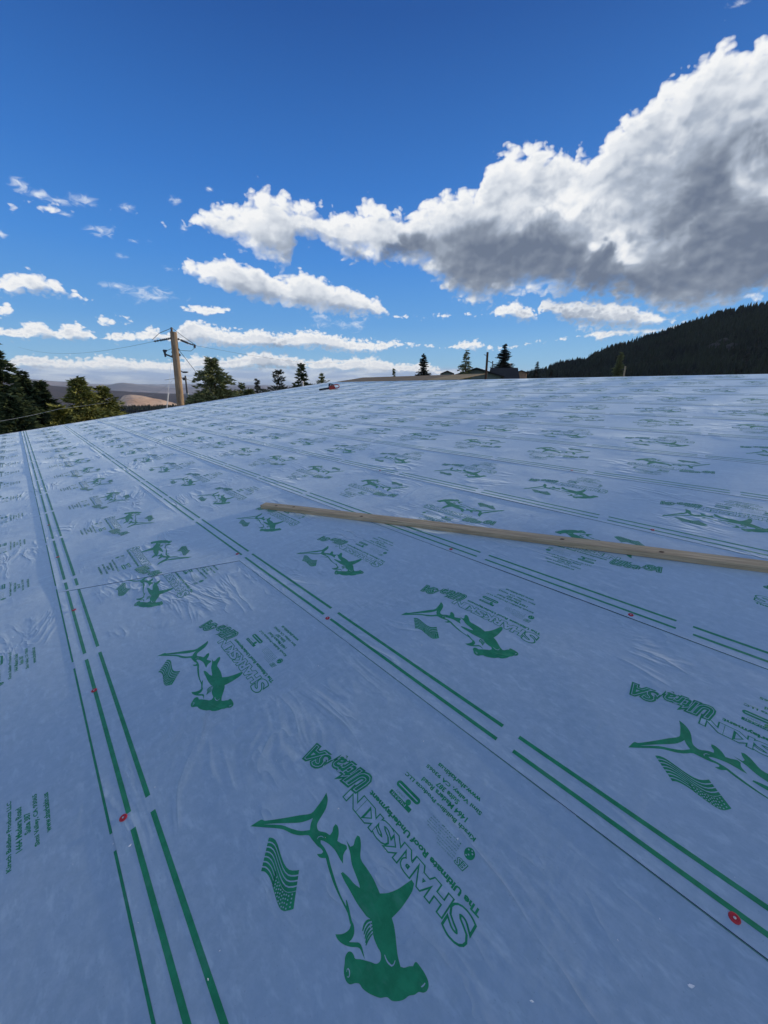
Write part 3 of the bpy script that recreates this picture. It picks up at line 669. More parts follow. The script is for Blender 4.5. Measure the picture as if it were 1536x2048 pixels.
for ci, (e, uc, flip) in enumerate(COURSES):
    top = COURSES[ci + 1][0] + 0.03 if ci + 1 < len(COURSES) else V1
    lo = max(e, V0)
    NS = 140
    us = [U0 + (U1 - U0) * k / NS for k in range(NS + 1)]
    ramp = 0.16
    def height(u, v, lo=lo, ci=ci):
        t = max(0.0, 1 - (v - lo) / 0.16)
        return 0.0004 + (0.0010 + lift(u, ci * 1.3)) * t * t
    rows = [0.0, 0.02, 0.045, 0.08, 0.12, 0.16, top - lo]
    V = []; F = []; mi = []
    # front face of the sheet edge, then the sheet itself
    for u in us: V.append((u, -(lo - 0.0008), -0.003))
    for r in rows:
        for u in us: V.append((u, -(lo + r), height(u, lo + r)))
    n = NS + 1
    for j in range(len(rows)):
        for k in range(NS):
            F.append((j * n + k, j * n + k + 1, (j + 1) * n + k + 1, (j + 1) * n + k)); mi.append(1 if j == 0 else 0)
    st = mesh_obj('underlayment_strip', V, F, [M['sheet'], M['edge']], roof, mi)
    if ci == 3: st['label'] = 'near course in which a second roll starts at a slanted lap and the sharks turn round'
    # printed guide lines: two along the lower edge, one peeking out below the next course
    off = uc + (0.63 if not flip else -0.60) 
    V = []; F = []
    def dash(a, b, v0, v1, hf):
        N_ = max(2, int((b - a) / 0.2)); o = len(V)
        for k in range(N_ + 1):
            u = a + (b - a) * k / N_
            V.append((u, -v0, hf(u, v0) + 0.0006)); V.append((u, -v1, hf(u, v1) + 0.0006))
        for k in range(N_): F.append((o + 2 * k, o + 2 * k + 2, o + 2 * k + 3, o + 2 * k + 1))
    for a, b in dashes(off):
        dash(a, b, e + 0.047, e + 0.063, height); dash(a + 0.012, b + 0.012, e + 0.113, e + 0.129, height)
    for a, b in dashes(off + 0.13):
        if ci + 1 < len(COURSES):
            vn = COURSES[ci + 1][0]
            dash(a, b, vn - (0.0095 if ci == 2 else 0.0032), vn - 0.0015, lambda u, v: 0.0002)
    mesh_obj('printed_line', V, F, M['ink'], st)
    # the printed emblem, once per repeat
    k = math.floor((U0 - uc) / PER)
    far_start = 3.0 if ci == 3 else None
    lap = None
    if ci == 3:
        # a second roll laid over the first, its end cut at a slant
        E0, E1 = 3.55, 2.84
        V2 = [(E0, -(lo - 0.0006), 0.0032), (E1, -top + 0.03, 0.0026), (U1, -top + 0.03, 0.0026), (U1, -(lo - 0.0006), 0.0032),
              (E0, -(lo + 0.16), 0.0026), (U1, -(lo + 0.16), 0.0026)]
        s0 = E0 + (E1 - E0) * 0.14
        V2[4] = (s0, -(lo + 0.16), 0.0024)
        lap = mesh_obj('overlapping_roll', V2 + [(E0 - 0.002, -(lo - 0.0006), -0.001), (E1 - 0.002, -top + 0.03, 0.0003), (s0 - 0.002, -(lo + 0.16), 0.0003)],
                       [(0, 3, 5, 4), (4, 5, 2, 1), (6, 0, 4, 8), (8, 4, 1, 7)], [M['sheet'], M['edge']], roof, [0, 0, 1, 1])
        lap['label'] = 'end of a roll lapped at a slant over the course below it'
        V = []; F = []
        for a, b in dashes(off + 0.03):
            a = max(a, 3.54)
            if b > a:
                dash(a, b, e + 0.047, e + 0.065, lambda u, v: 0.0030); dash(a + 0.012, b + 0.012, e + 0.113, e + 0.131, lambda u, v: 0.0027)
        mesh_obj('printed_line', V, F, M['ink'], lap)
    spots = []
    while uc + k * PER < U1 - 0.5:
        if uc + k * PER > U0 + 0.5 and not (ci == 3 and uc + k * PER > 3.1): spots.append((uc + k * PER, st, flip, 0.0008))
        k += 1
    if ci == 3:
        spots += [(3.55 + j * PER, lap, True, 0.0034) for j in range(13)]
    for u, par, fl_, z in spots:
        vc = (e + 0.265) + 0.38
        if fl_: vc = e + 0.60
        if proto_logo is None:
            proto_logo = mesh_obj('shark_print', art_v, art_f, [M['ink'], M['sheet']], par, art_mi, loc=(u, -vc, z)); lo_ = proto_logo
        else:
            lo_ = share(proto_logo, par, (u, -vc, z))
        lo_.rotation_euler = (0, 0, pi if fl_ else 0.0)

# ---- bare sheathing showing past the ridge
for i in range(5):
    u0 = 9.95 + i * 1.66; u1 = min(u0 + 1.654, 18.25)
    mb = MB()
    mb.box(((u0 + u1) / 2, -(V1 + 0.99), 0.012 + 0.001 * (i % 2)), (u1 - u0, 1.95, 0.018), None)
    mb.build('plywood_sheet', M['plywood_sunlit'] if i == 0 else M['plywood'], roof)

# ---- red plastic cap nails along the seams
bm = bmesh.new()
prof = [(0.0, 0.0022), (0.006, 0.0022), (0.0065, 0.0030), (0.0108, 0.0030), (0.0130, 0.0012), (0.0130, 0.0)]
cv, cf = [], []
for r, z in prof:
    for k in range(16): cv.append((r * cos(2 * pi * k / 16), r * sin(2 * pi * k / 16), z))
for j in range(len(prof) - 1):
    for k in range(16): cf.append((j * 16 + k, (j + 1) * 16 + k, (j + 1) * 16 + (k + 1) % 16, j * 16 + (k + 1) % 16))
hv = [(0, 0, 0.0036)] + [(0.0034 * cos(2 * pi * k / 10), 0.0034 * sin(2 * pi * k / 10), 0.0030) for k in range(10)] + [(0.0034 * cos(2 * pi * k / 10), 0.0034 * sin(2 * pi * k / 10), 0.0018) for k in range(10)]
hf = [(0, 1 + k, 1 + (k + 1) % 10) for k in range(10)] + [(1 + k, 11 + k, 11 + (k + 1) % 10, 1 + (k + 1) % 10) for k in range(10)]
NAILS = [(1.34, -0.225), (-0.17, 0.905), (1.68, 0.915), (2.15, -0.21), (3.15, -0.20), (4.35, -0.21), (0.40, 2.02), (2.97, 0.905), (5.52, -0.21), (1.64, 4.235), (0.59, 3.15), (1.61, 2.02), (3.62, 3.13)]
cap = None
for u, v in NAILS:
    if cap is None:
        cap = mesh_obj('cap_nail', cv, cf, M['red'], roof, loc=(u, -v, 0.0030)); head = mesh_obj('nail_head', hv, hf, M['nail'], cap)
    else:
        c = share(cap, roof, (u, -v, 0.0030)); share(head, c)
bm.free()

# ------------------------------------------------------------------ ground, valley and hills
from mathutils import noise as mn
def fbm(x, y, sc, oct=4, seed=0.0):
    return mn.fractal(Vector((x * sc + seed, y * sc - seed, seed)), 1.0, 2.0, oct)
def interp(tab, x):
    if x <= tab[0][0]: return tab[0][1]
    for (a, b), (c, d) in zip(tab, tab[1:]):
        if x <= c: return b + (d - b) * (x - a) / (c - a)
    return tab[-1][1]

def polar_sheet(name, az0, az1, naz, radii, zf, mat, kind='structure', smooth=True):
    V = []; F = []
    for r in radii:
        for k in range(naz + 1):
            a = az0 + (az1 - az0) * k / naz
            x, y = r * sin(R_(a)), r * cos(R_(a))
            V.append((x, y, zf(a, r, x, y)))
    n = naz + 1
    for j in range(len(radii) - 1):
        for k in range(naz): F.append((j * n + k, (j + 1) * n + k, (j + 1) * n + k + 1, j * n + k + 1))
    o = mesh_obj(name, V, F, mat, smooth=smooth); o['kind'] = kind
    return o

def gz(x, y):
    """home ground falls away to the left valley"""
    r = math.hypot(x, y)
    a = math.degrees(math.atan2(x, y))
    t = interp([(-180, 0.2), (-60, 1.0), (-5, 1.0), (20, 0.25), (60, 0.1), (120, 0.1), (180, 0.2)], a)
    return -0.2 + 0.5 * fbm(x, y, 0.03) - t * (max(0, r - 60) * 0.11 if r < 1500 else 158)
mb = MB()
rad = [0.5, 12, 24, 40, 60, 80, 110, 150, 220, 320, 460, 650, 900, 1300, 1800, 2600, 4200, 7000, 12000, 20000, 30000]
polar_sheet('ground', -180, 180, 180, rad, lambda a, r, x, y: gz(x, y), M['ground'])

def hill(name, tab, dist, depth, base, mat, bump, bsc, naz=120, nr=14, seed=1.0, expo=None):
    """tab: bearing -> angular height of the crest (degrees) at distance dist"""
    a0, a1 = tab[0][0], tab[-1][0]
    radii = [dist - depth + 2.2 * depth * k / nr for k in range(nr + 1)]
    def zf(a, r, x, y):
        top = 7.0 + dist * tan(R_(interp(tab, a)))
        t = (r - (dist - depth)) / depth
        s_ = sin(min(t, 1.0) * pi / 2) if t <= 1 else cos((t - 1) / 1.2 * pi / 2)
        if expo and t <= 1: s_ = max(t, 0.0) ** expo
        e = min(1.0, (a - a0) / 3.0, (a1 - a) / 3.0); e = e * e * (3 - 2 * e)
        if e < 0: e = 0
        return base + (top - base) * s_ * e + bump * fbm(x, y, bsc, 5, seed) * s_
    o = polar_sheet(name, a0, a1, naz, radii, zf, mat)
    return o, zf
# nearest leafless wooded ridge across the valley
hill('wooded_ridge', [(-75, 0.6), (-60, 1.1), (-48, 0.95), (-43.6, 0.80), (-41.2, 0.62), (-39.2, 0.32), (-36.6, -0.02), (-33.8, -0.28), (-30.4, -0.55), (-28, -0.66), (-25.5, -0.70), (-18, -0.5), (-5, -0.7), (8, -1.2), (15, -2)], 4200, 1500, -158, M['wooded'], 16, 0.0016, 160, 14, 3.1)
# far ranges
hill('far_range', [(-70, 0.5), (-50, 0.7), (-44, 0.75), (-41, 0.90), (-38, 0.78), (-36.2, 0.36), (-34.7, 0.33), (-33.3, 0.60), (-31.2, 0.28), (-27.6, 0.05), (-20, 0.30), (-10, 0.15), (5, 0.2), (18, 0.1)], 14000, 3500, -158, M['far_hill'], 45, 0.0007, 160, 10, 7.7)
hill('farthest_range', [(-70, 0.8), (-46, 0.62), (-38, 0.50), (-30, 0.52), (-22, 0.45), (-12, 0.5), (0, 0.4), (14, 0.5), (22, 0.1)], 24000, 4000, -158, M['far_hill'], 60, 0.0004, 120, 8, 12.7)
# sunlit bare hill in the valley, and the dark wood at its foot
hill('tan_hill', [(-36.0, -2.2), (-34.8, -1.3), (-33.9, -0.85), (-32.4, -0.68), (-31.2, -0.85), (-30.2, -1.15), (-29, -1.45), (-27.8, -1.85), (-25, -2.1), (-21, -1.9), (-17, -2.3)], 1900, 420, -158, M['tan_hill'], 5, 0.012, 140, 16, 5.5)
hill('wooded_slope', [(-44, -2.6), (-38, -2.4), (-35, -2.3), (-33.4, -2.05), (-31, -2.12), (-28, -1.98), (-25, -1.95), (-21, -1.6), (-14, -1.7), (-6, -2.4)], 800, 200, -90, M['hill_soil'], 2.0, 0.03, 90, 10, 2.2)
wood_z = None
# dark forested hill on the right
HT = [(13, 0.2), (18, 0.9), (21.4, 1.7), (23.4, 2.65), (26, 3.0), (28.1, 4.0), (30.2, 4.7), (31.9, 5.15), (34, 5.7), (36.2, 6.4), (37.3, 6.75), (39, 7.1), (40.3, 7.3), (42, 7.5), (45.5, 8.0), (48.5, 6.5), (53, 4.6), (60, 4.0), (75, 3.6), (90, 2.5), (105, 1.0)]
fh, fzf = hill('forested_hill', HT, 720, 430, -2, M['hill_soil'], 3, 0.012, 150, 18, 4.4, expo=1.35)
# unseen bank added on the right to keep low sun off the roof
def bank(a, r, x, y):
    e = min(1.0, (a - 46.3) / 3.0, (112 - a) / 10.0); e = max(0, e); e = e * e * (3 - 2 * e)
    t = (r - 62) / 48.0
    s_ = sin(min(t, 1) * pi / 2) if t <= 1 else cos(min(1, (t - 1) / 1.0) * pi / 2)
    return -0.6 + 22.5 * max(0, s_) * e
polar_sheet('shade_bank', 46.3, 112, 60, [62 + 6 * k for k in range(17)], bank, M['hill_soil'])

# ------------------------------------------------------------------ woods too dense to count
def spike(V, F, x, y, z, h, r, rg):
    """a small conifer: three ragged skirts"""
    a0 = rg.uniform(0, 6.28); n = 6
    for lv, (zb, zt, rr) in enumerate(((0.08, 0.55, 1.0), (0.32, 0.78, 0.72), (0.58, 1.0, 0.45))):
        o = len(V); V.append((x, y, z + h * zt))
        for k in range(n):
            a = a0 + 2 * pi * k / n + lv; q = r * rr * rg.uniform(0.62, 1.15)
            V.append((x + q * cos(a), y + q * sin(a), z + h * (zb + rg.uniform(-0.04, 0.05))))
        for k in range(n): F.append((o, o + 1 + k, o + 1 + (k + 1) % n))
def puffy(V, F, x, y, z, h, r, rg):
    """a small leafless or broad crown: upward sprays"""
    for k in range(9):
        a = rg.uniform(0, 6.28); q = r * rg.uniform(0.2, 1.0); zz_ = z + h * rg.uniform(0.3, 0.95); s_ = r * 0.35
        o = len(V)
        V += [(x + q * cos(a) + rg.uniform(-s_, s_), y + q * sin(a) + rg.uniform(-s_, s_), zz_ + rg.uniform(-s_, s_)) for _ in range(3)]
        F.append((o, o + 1, o + 2))
def forest(name, az0, az1, r0, r1, count, zf, h0, h1, mat, rg, kind_='spike', dens=None, label=None):
    V = []; F = []
    for _ in range(count):
        a = rg.uniform(az0, az1); r = math.sqrt(rg.uniform(r0 * r0, r1 * r1))
        x, y = r * sin(R_(a)), r * cos(R_(a))
        if dens and rg.random() > dens(a, r, x, y): continue
        h = rg.uniform(h0, h1); z = zf(a, r, x, y) - 0.4
        (spike if kind_ == 'spike' else puffy)(V, F, x, y, z, h, h * rg.uniform(0.20, 0.34), rg)
    o = mesh_obj(name, V, F, mat); o['kind'] = 'stuff'
    if label: o['label'] = label
    return o
rg = random.Random(11)
M['grey_twigs'] = needles('bare_twigs', (0.022, 0.020, 0.016), (0.042, 0.038, 0.030), 0.02)
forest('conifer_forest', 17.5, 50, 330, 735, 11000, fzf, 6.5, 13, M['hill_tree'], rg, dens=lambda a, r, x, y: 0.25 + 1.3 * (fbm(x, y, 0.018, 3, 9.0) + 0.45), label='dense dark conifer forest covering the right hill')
forest('leafless_woodland', 24, 46, 330, 600, 1300, fzf, 6, 11, M['grey_twigs'], rg, 'puffy', dens=lambda a, r, x, y: 1.6 * (fbm(x, y, 0.018, 3, 9.0) < -0.05), label='patches of bare grey trees low on the dark hill')
def wz2(a, r, x, y): return gz(x, y) - 1
forest('valley_woods', -46, -6, 240, 560, 900, lambda a, r, x, y: 7 + r * tan(R_(-3.9)) - 4, 7, 12, M['black_fir'], rg, label='dark woods at the foot of the valley')
forest('slope_woods', -40, -14, 640, 850, 1500, lambda a, r, x, y: 7 + r * tan(R_(-2.45)) - 1, 5, 9, M['black_fir'], rg, label='dark tree line below the tan hill')
# outcrops of pale rock high on the dark hill
for i, (a, r) in enumerate(((38.7, 520), (39.3, 540), (40.1, 505))):
    x, y = r * sin(R_(a)), r * cos(R_(a)); z = fzf(a, r, x, y)
    bm = bmesh.new(); bmesh.ops.create_icosphere(bm, subdivisions=3, radius=1.0)
    for q in bm.verts:
        k = 1 + 0.35 * fbm(q.co.x * 2 + i, q.co.y * 2, 1.0, 3, q.co.z)
        q.co = Vector((q.co.x * 6 * k, q.co.y * 4 * k, q.co.z * 4.5 * k))
    me = bpy.data.meshes.new('rock_outcrop'); bm.to_mesh(me); bm.free(); me.materials.append(M['rock'])
    o = bpy.data.objects.new('rock_outcrop', me); COL.objects.link(o); o.location = (x, y, z + 5)
    tag(o, ('pale rock outcrop in the dark forest, the left one of the cluster', 'pale rock outcrop in the dark forest, the middle one of the cluster', 'pale rock outcrop in the dark forest, the right one near the picture edge')[i], 'rock', 'rock outcrops on the forested hill')

# valley houses: tiny pale blocks
def polar(a, r, z=0.0): return Vector((r * sin(R_(a)), r * cos(R_(a)), z))

# the air between here and the far hills
hz = MB(); hz.box((0, 0, 60), (62000, 62000, 560)); hz = hz.build('haze', [])
hm = bpy.data.materials.new('haze'); hm.use_nodes = True; hm.node_tree.nodes.clear()
_o = hm.node_tree.nodes.new('ShaderNodeOutputMaterial'); _v = hm.node_tree.nodes.new('ShaderNodeVolumePrincipled')
_v.inputs['Color'].default_value = (0.66, 0.80, 1.0, 1); _v.inputs['Density'].default_value = 4.5e-5
hm.node_tree.links.new(_v.outputs[0], _o.inputs['Volume']); hz.data.materials.append(hm); hz['kind'] = 'stuff'; hz['label'] = 'thin blue haze over the far valley'

# ------------------------------------------------------------------ conifers near the house
def conifer(seed, h, r, style='fir', low=0.06, gap=0.0, dens=1.0, leaders=1):
    """trunk and crown meshes: whorls of boughs hung with many small sprays of needles"""
    g = random.Random(seed)
    T = MB(); V = []; F = []
    T.tube([(0, 0, -0.5), (0.02 * h * g.uniform(-1, 1) * 0.3, 0, h * 0.5), (0, 0, h * 0.97)], [0.022 * h, 0.013 * h, 0.003 * h], 7)
    leads = [(0.0, 0.0, 0.0, h, r)]
    for k in range(leaders - 1):
        a = g.uniform(0, 6.28); leads.append((r * 0.42 * cos(a + k), r * 0.42 * sin(a + k), h * 0.30, h * g.uniform(0.42, 0.5), r * 0.55))
        T.tube([(0, 0, h * 0.3), (leads[-1][0] * 0.8, leads[-1][1] * 0.8, h * 0.45), (leads[-1][0], leads[-1][1], h * 0.75)], [0.01 * h, 0.008 * h, 0.002 * h], 5)
    for lx, ly, z0, hh, rr in leads:
        z = z0 + hh * low
        while z < z0 + hh * 0.985:
            t = (z - z0) / hh
            if style == 'fir': prof = (1 - t) ** 0.88 * (0.80 + 0.2 * sin(t * 37 + seed))
            elif style == 'pine': prof = min(1.0, (1 - t) * 2.0) ** 0.75 * (0.72 + 0.28 * sin(t * 23 + seed)) * (0.6 + 0.4 * min(1, t * 4 + 0.3))
            elif style == 'column': prof = min(1.0, (1 - t) * 2.2) ** 0.75 * (0.75 + 0.25 * sin(t * 41 + seed))
            else: prof = max(0.05, sin(min(1.0, t * 1.02 + 0.12) * pi)) ** 0.6
            nb = max(4, int((6 + 6 * prof) * dens))
            a0 = g.uniform(0, 6.28)
            for k in range(nb):
                if g.random() < gap: continue
                a = a0 + 2 * pi * k / nb + g.uniform(-0.3, 0.3)
                L = rr * prof * g.uniform(0.62, 1.12)
                if L < 0.12 * rr * 0.4: L = 0.05 * rr
                up_ = 0.35 if style in ('pine', 'broad') else (0.05 - 0.25 * (1 - t))
                d = Vector((cos(a), sin(a), up_ + g.uniform(-0.12, 0.12)))
                base = Vector((lx, ly, z + hh * g.uniform(-0.016, 0.016)))
                if L > 0.25 * rr: T.tube([base, base + d * L * 0.85], [0.004 * h * (1 - t) + 0.008, 0.006], 3, cap=False)
                ns = max(3, int(L / 0.20))
                for j in range(ns):
                    f = (j + g.random()) / ns
                    if style != 'column' and f < 0.10: continue
                    droop = -0.18 * L * f * f if style == 'fir' else 0.05 * L * f * f
                    p = base + d * L * f + Vector((0, 0, droop))
                    w = L * 0.22 * (1.15 - f) + 0.06
                    for _ in range(8):
                        c = p + Vector((g.uniform(-w, w), g.uniform(-w, w), g.uniform(-w, w) * 0.45))
                        s_ = g.uniform(0.07, 0.17) * (1.0 + 0.02 * h)
                        e1 = (d.normalized() + Vector((g.uniform(-.6, .6), g.uniform(-.6, .6), g.uniform(-.5, .5)))).normalized() * s_
                        e2 = Vector((g.uniform(-1, 1), g.uniform(-1, 1), g.uniform(-0.7, 0.9))).normalized() * s_ * 0.45
                        o = len(V)
                        V += [tuple(c - e2), tuple(c + e2), tuple(c + e1 * 1.7)]
                        F.append((o, o + 1, o + 2))
            z += hh * g.uniform(0.014, 0.030) * (1.25 if style == 'pine' else 1.0) / (0.7 + 0.3 * dens)
    return T, V, F
tree_meshes = {}
def tree(name, a, r, top_el, width, style, mat, seed, label, gap=0.0, dens=1.0, leaders=1, group='trees around the house', bark='bark', base=None, low=0.06):
    loc = polar(a, r); zb = gz(loc.x, loc.y) if base is None else base
    top = 7.0 + r * tan(R_(top_el)); h = top - zb
    loc.z = zb
    T, V, F = conifer(seed, h, width / 2, style, low, gap, dens, leaders)
    e = empty(name, loc, label=label, cat='tree', group=group)
    T.build('trunk', M[bark], e)
    mesh_obj('crown', V, F, M[mat], e)
    return e
G1 = 'conifers at the left edge of the picture'
tree('fir_tree', -43.6, 27, 4.6, 7.2, 'fir', 'fir_dark', 1, 'tallest dark fir cut by the left edge of the picture', dens=1.5, group=G1)
tree('fir_tree', -46.6, 30, 2.6, 7.5, 'fir', 'fir_dark', 21, 'dark fir mostly outside the left edge, behind the tallest one', dens=1.4, group=G1)
tree('fir_tree', -41.9, 32, 1.9, 6.2, 'fir', 'fir_dark', 2, 'dark fir with a pointed top just right of the tallest left fir', dens=1.5, group=G1)
tree('fir_tree', -40.6, 33, 1.0, 6.0, 'fir', 'fir_dark', 3, 'dark fir at the right end of the left dark clump', dens=1.5, group=G1)
tree('fir_tree', -43.4, 23, -0.2, 6.0, 'fir', 'fir_dark', 4, 'low dark fir filling the corner below the tall left firs', dens=1.6, group=G1)
tree('broad_bush', -39.6, 30, -1.9, 3.6, 'broad', 'fir_olive', 5, 'low olive bush between the dark firs and the olive pair', dens=1.2, low=0.1)
tree('fir_tree', -37.3, 31, 1.35, 11.5, 'fir', 'fir_olive', 6, 'olive green tree, left and taller one of the pair against the valley', dens=1.5, gap=0.05, group='olive trees against the valley')
tree('fir_tree', -35.2, 32, 0.50, 10.5, 'fir', 'fir_olive', 7, 'olive green tree, right and lower one of the pair against the valley', dens=1.5, gap=0.05, group='olive trees against the valley')
tree('pine_tree', -22.9, 36, 4.0, 15.0, 'fir', 'pine', 8, 'broad open pine just right of the wooden utility pole', gap=0.06, dens=1.6, leaders=2)
G2 = 'small trees along the rake edge'
tree('pine_tree', -19.5, 42, 0.9, 3.4, 'pine', 'pine', 9, 'small thin pine right of the broad open pine', dens=0.8, gap=0.2, group=G2)
tree('spruce_tree', -17.5, 48, 1.25, 4.0, 'fir', 'grey_needles', 10, 'pale grey green slender tree standing alone at the roof edge', dens=0.8, gap=0.15, group=G2, bark='pale_bark')
tree('pine_tree', -14.6, 46, 2.35, 5.8, 'pine', 'grey_needles', 11, 'greyish pine left of the dark pointed one', dens=0.9, gap=0.15, group=G2, bark='pale_bark')
tree('pine_tree', -11.5, 46, 3.3, 9.5, 'fir', 'fir_dark', 12, 'dark pointed pine above the small white vent post', dens=1.2, gap=0.1, group=G2)
tree('pine_tree', -8.8, 50, 2.0, 3.8, 'pine', 'pine', 13, 'small loose pine at the left end of the bare plywood', dens=0.9, gap=0.2, group=G2)
for i, (a, t_) in enumerate(((-16.0, -0.35), (-13.2, 0.05), (-12.4, 0.35), (-10.2, 0.55))):
    tree('broad_bush', a, 42, t_, 3.2, 'broad', 'fir_dark', 30 + i, ('lowest dark bush on the rake line, left of the greyish pine', 'dark bush right at the foot of the greyish pine', 'dark bush between the greyish and the dark pointed pine', 'dark bush right of the dark pointed pine')[i], dens=1.2, group='dark bushes beyond the rake', low=0.1)
G3 = 'dark trees beyond the ridge'
tree('spruce_tree', 1.4, 75, 2.75, 2.6, 'fir', 'pine', 14, 'tiny spruce top poking over the bare plywood', dens=0.9, gap=0.1, group=G3)
tree('spruce_tree', 5.55, 62, 4.6, 3.6, 'column', 'black_fir', 15, 'narrow nearly black spruce over the middle of the ridge', dens=1.2, gap=0.06, group=G3)
tree('spruce_tree', 11.35, 62, 5.2, 9.5, 'fir', 'pine', 16, 'open green spruce left of the dark wooden pole', dens=1.0, gap=0.14, group=G3, leaders=1)
tree('spruce_tree', 16.3, 118, 5.75, 8.5, 'column', 'black_fir', 17, 'dense black pointed spruce behind the small house roof', dens=1.7, group=G3)
tree('spruce_tree', 20.6, 140, 3.4, 9, 'fir', 'black_fir', 18, 'dark spruce where the ridge meets the forested hill', dens=1.2, group=G3)
tree('spruce_tree', 22.4, 140, 2.3, 11, 'fir', 'black_fir', 19, 'low dark spruce right of the one beside the tan house', dens=1.2, group=G3)
tree('spruce_tree', 30.0, 120, 4.2, 6.0, 'column', 'pine', 20, 'green spruce standing before the dark forest, left of the pale post', dens=1.2, group=G3)
# conifers added on the unseen bank, raising its shade over the roof
rg2 = random.Random(5)
forest('shade_bank_conifers', 49.5, 108, 95, 112, 420, bank, 1.5, 3.0, M['hill_tree'], rg2)

# ------------------------------------------------------------------ the long stud lying on the roof
bt = Vector((3.77, -1.515)); br = Vector((-0.85, -3.187))      # its two ends (left, right) in roof x, y
d = (br - bt); L = d.length; angz = math.atan2(d.y, d.x)
stud = empty('wooden_stud', label='long weathered wooden stud lying flat across the blue underlayment', cat='lumber')
stud.matrix_world = roof.matrix_world @ Matrix.Translation((bt.x, bt.y, 0.0015)) @ Matrix.Rotation(angz, 4, 'Z')
bm = bmesh.new(); bmesh.ops.create_cube(bm, size=1.0)
for q in bm.verts: q.co = Vector((q.co.x * L + L / 2, q.co.y * 0.089 + 0.0445 * (1 if True else 0), q.co.z * 0.038 + 0.019))
bmesh.ops.bevel(bm, geom=bm.edges[:], offset=0.002, segments=2, affect='EDGES')
bmesh.ops.subdivide_edges(bm, edges=[e for e in bm.edges if abs((e.verts[0].co - e.verts[1].co).x) > 1], cuts=24)
for q in bm.verts:
    q.co.z += 0.0025 * sin(q.co.x * 1.1) + 0.0012 * sin(q.co.x * 4.3) + 0.0025
    q.co.y += 0.010 * sin(q.co.x * 0.62)
me = bpy.data.meshes.new('timber'); bm.to_mesh(me); bm.free(); me.materials.append(M['lumber'])
o = bpy.data.objects.new('timber', me); COL.objects.link(o); o.parent = stud
# dark knots
for x, y in ((0.20, 0.03), (0.42, 0.05), (1.25, 0.02), (2.95, 0.04), (3.55, 0.03)):
    kb = MB(); kb.prism([(0.016 * cos(R_(30 * k)) * (1 + 0.3 * sin(k)), 0.010 * sin(R_(30 * k))) for k in range(12)], 0, 0.0012)
    kb.build('knot', M['pole_dark'], stud, loc=(x, y + 0.010 * sin(x * 0.62), 0.0402 + 0.0025 * sin(x * 1.1) + 0.0012 * sin(x * 4.3)))

# ------------------------------------------------------------------ cordless chainsaw near the far rake
s1 = Vector((14.85, -9.80)); s2 = Vector((14.50, -10.85)); d = s2 - s1
saw = empty('chainsaw', label='red and black chainsaw lying near the far left roof edge', cat='chainsaw')
sc = d.length / 0.92 * 0.86
saw.matrix_world = roof.matrix_world @ Matrix.Translation((s1.x, s1.y, 0.02)) @ Matrix.Rotation(math.atan2(d.y, d.x), 4, 'Z') @ Matrix.Scale(sc, 4)
mb = MB()      # x from bar tip to rear handle
prof_ = [(0.0, 0.045), (0.012, 0.07), (0.04, 0.085), (0.50, 0.095), (0.50, 0.022), (0.04, 0.022), (0.012, 0.035)]
mb.prism([(x, z) for x, z in prof_], -0.004, 0.004, Matrix.Rotation(R_(90), 4, 'X'))
mb.build('guide_bar', M['black'], saw)
mb = MB()
for k in range(34):
    x = 0.02 + 0.014 * k
    mb.box((x, 0, 0.089 + 0.010 * x), (0.008, 0.010, 0.010)); mb.box((x, 0, 0.017), (0.008, 0.010, 0.008))
tag(mb.build('chain', M['dark_metal'], saw), kind='stuff')
mb = MB()
mb.prism([(0.46, 0.0), (0.45, 0.10), (0.49, 0.155), (0.60, 0.165), (0.68, 0.13), (0.72, 0.06), (0.70, 0.0)], -0.075, 0.075, Matrix.Rotation(R_(90), 4, 'X'))
mb.build('body', M['saw_red'], saw)
mb = MB(); mb.tube([(0.66, 0, 0.15), (0.74, 0, 0.175), (0.84, 0, 0.165), (0.915, 0, 0.13), (0.92, 0, 0.07), (0.86, 0, 0.025), (0.70, 0, 0.02)], 0.020, 8)
mb.build('rear_handle', M['saw_red'], saw)
mb = MB(); mb.tube([(0.55, 0.085, 0.05), (0.55, 0.10, 0.17), (0.56, 0.04, 0.235), (0.57, -0.05, 0.225), (0.57, -0.085, 0.10)], 0.014, 8)
mb.build('front_handle', M['black'], saw)
mb = MB(); mb.prism([(0.455, 0.15), (0.475, 0.23), (0.505, 0.25), (0.51, 0.24), (0.485, 0.15)], -0.06, 0.06, Matrix.Rotation(R_(90), 4, 'X'))
mb.build('hand_guard', M['black'], saw)
mb = MB(); mb.box((0.62, 0, 0.185), (0.10, 0.09, 0.05), bev=0.01); mb.build('battery', M['black'], saw)

# ------------------------------------------------------------------ scraps on the sheet
def onr(u, v, w): return onroof(u, v, w)
SC = [(-0.12, 0.69, 0.0075, 'small white curled scrap near the lower right of the roof sheet'), (1.22, -0.225, 0.006, 'white crumb beside the near left seam below the red cap nail')]
for i, (u, v, s_, lab) in enumerate(SC):
    g = random.Random(i); bm = bmesh.new(); bmesh.ops.create_icosphere(bm, subdivisions=2, radius=1.0)
    for q in bm.verts: q.co = Vector((q.co.x * s_ * 0.9, q.co.y * s_ * 0.42 * (1 + 0.5 * q.co.x), q.co.z * s_ * 0.25 + 0.3 * s_ * q.co.x * q.co.x)) * (1 + 0.25 * g.uniform(-1, 1))
    me = bpy.data.meshes.new('paper_scrap'); bm.to_mesh(me); bm.free(); me.materials.append(M['white_bit'])
    o = bpy.data.objects.new('paper_scrap', me); COL.objects.link(o)
    o.matrix_world = Matrix.Translation(onr(u, v, 0.006)) @ roof.matrix_world.to_3x3().to_4x4() @ Matrix.Rotation(0.8 + i, 4, 'Z')
    tag(o, lab, 'scrap')
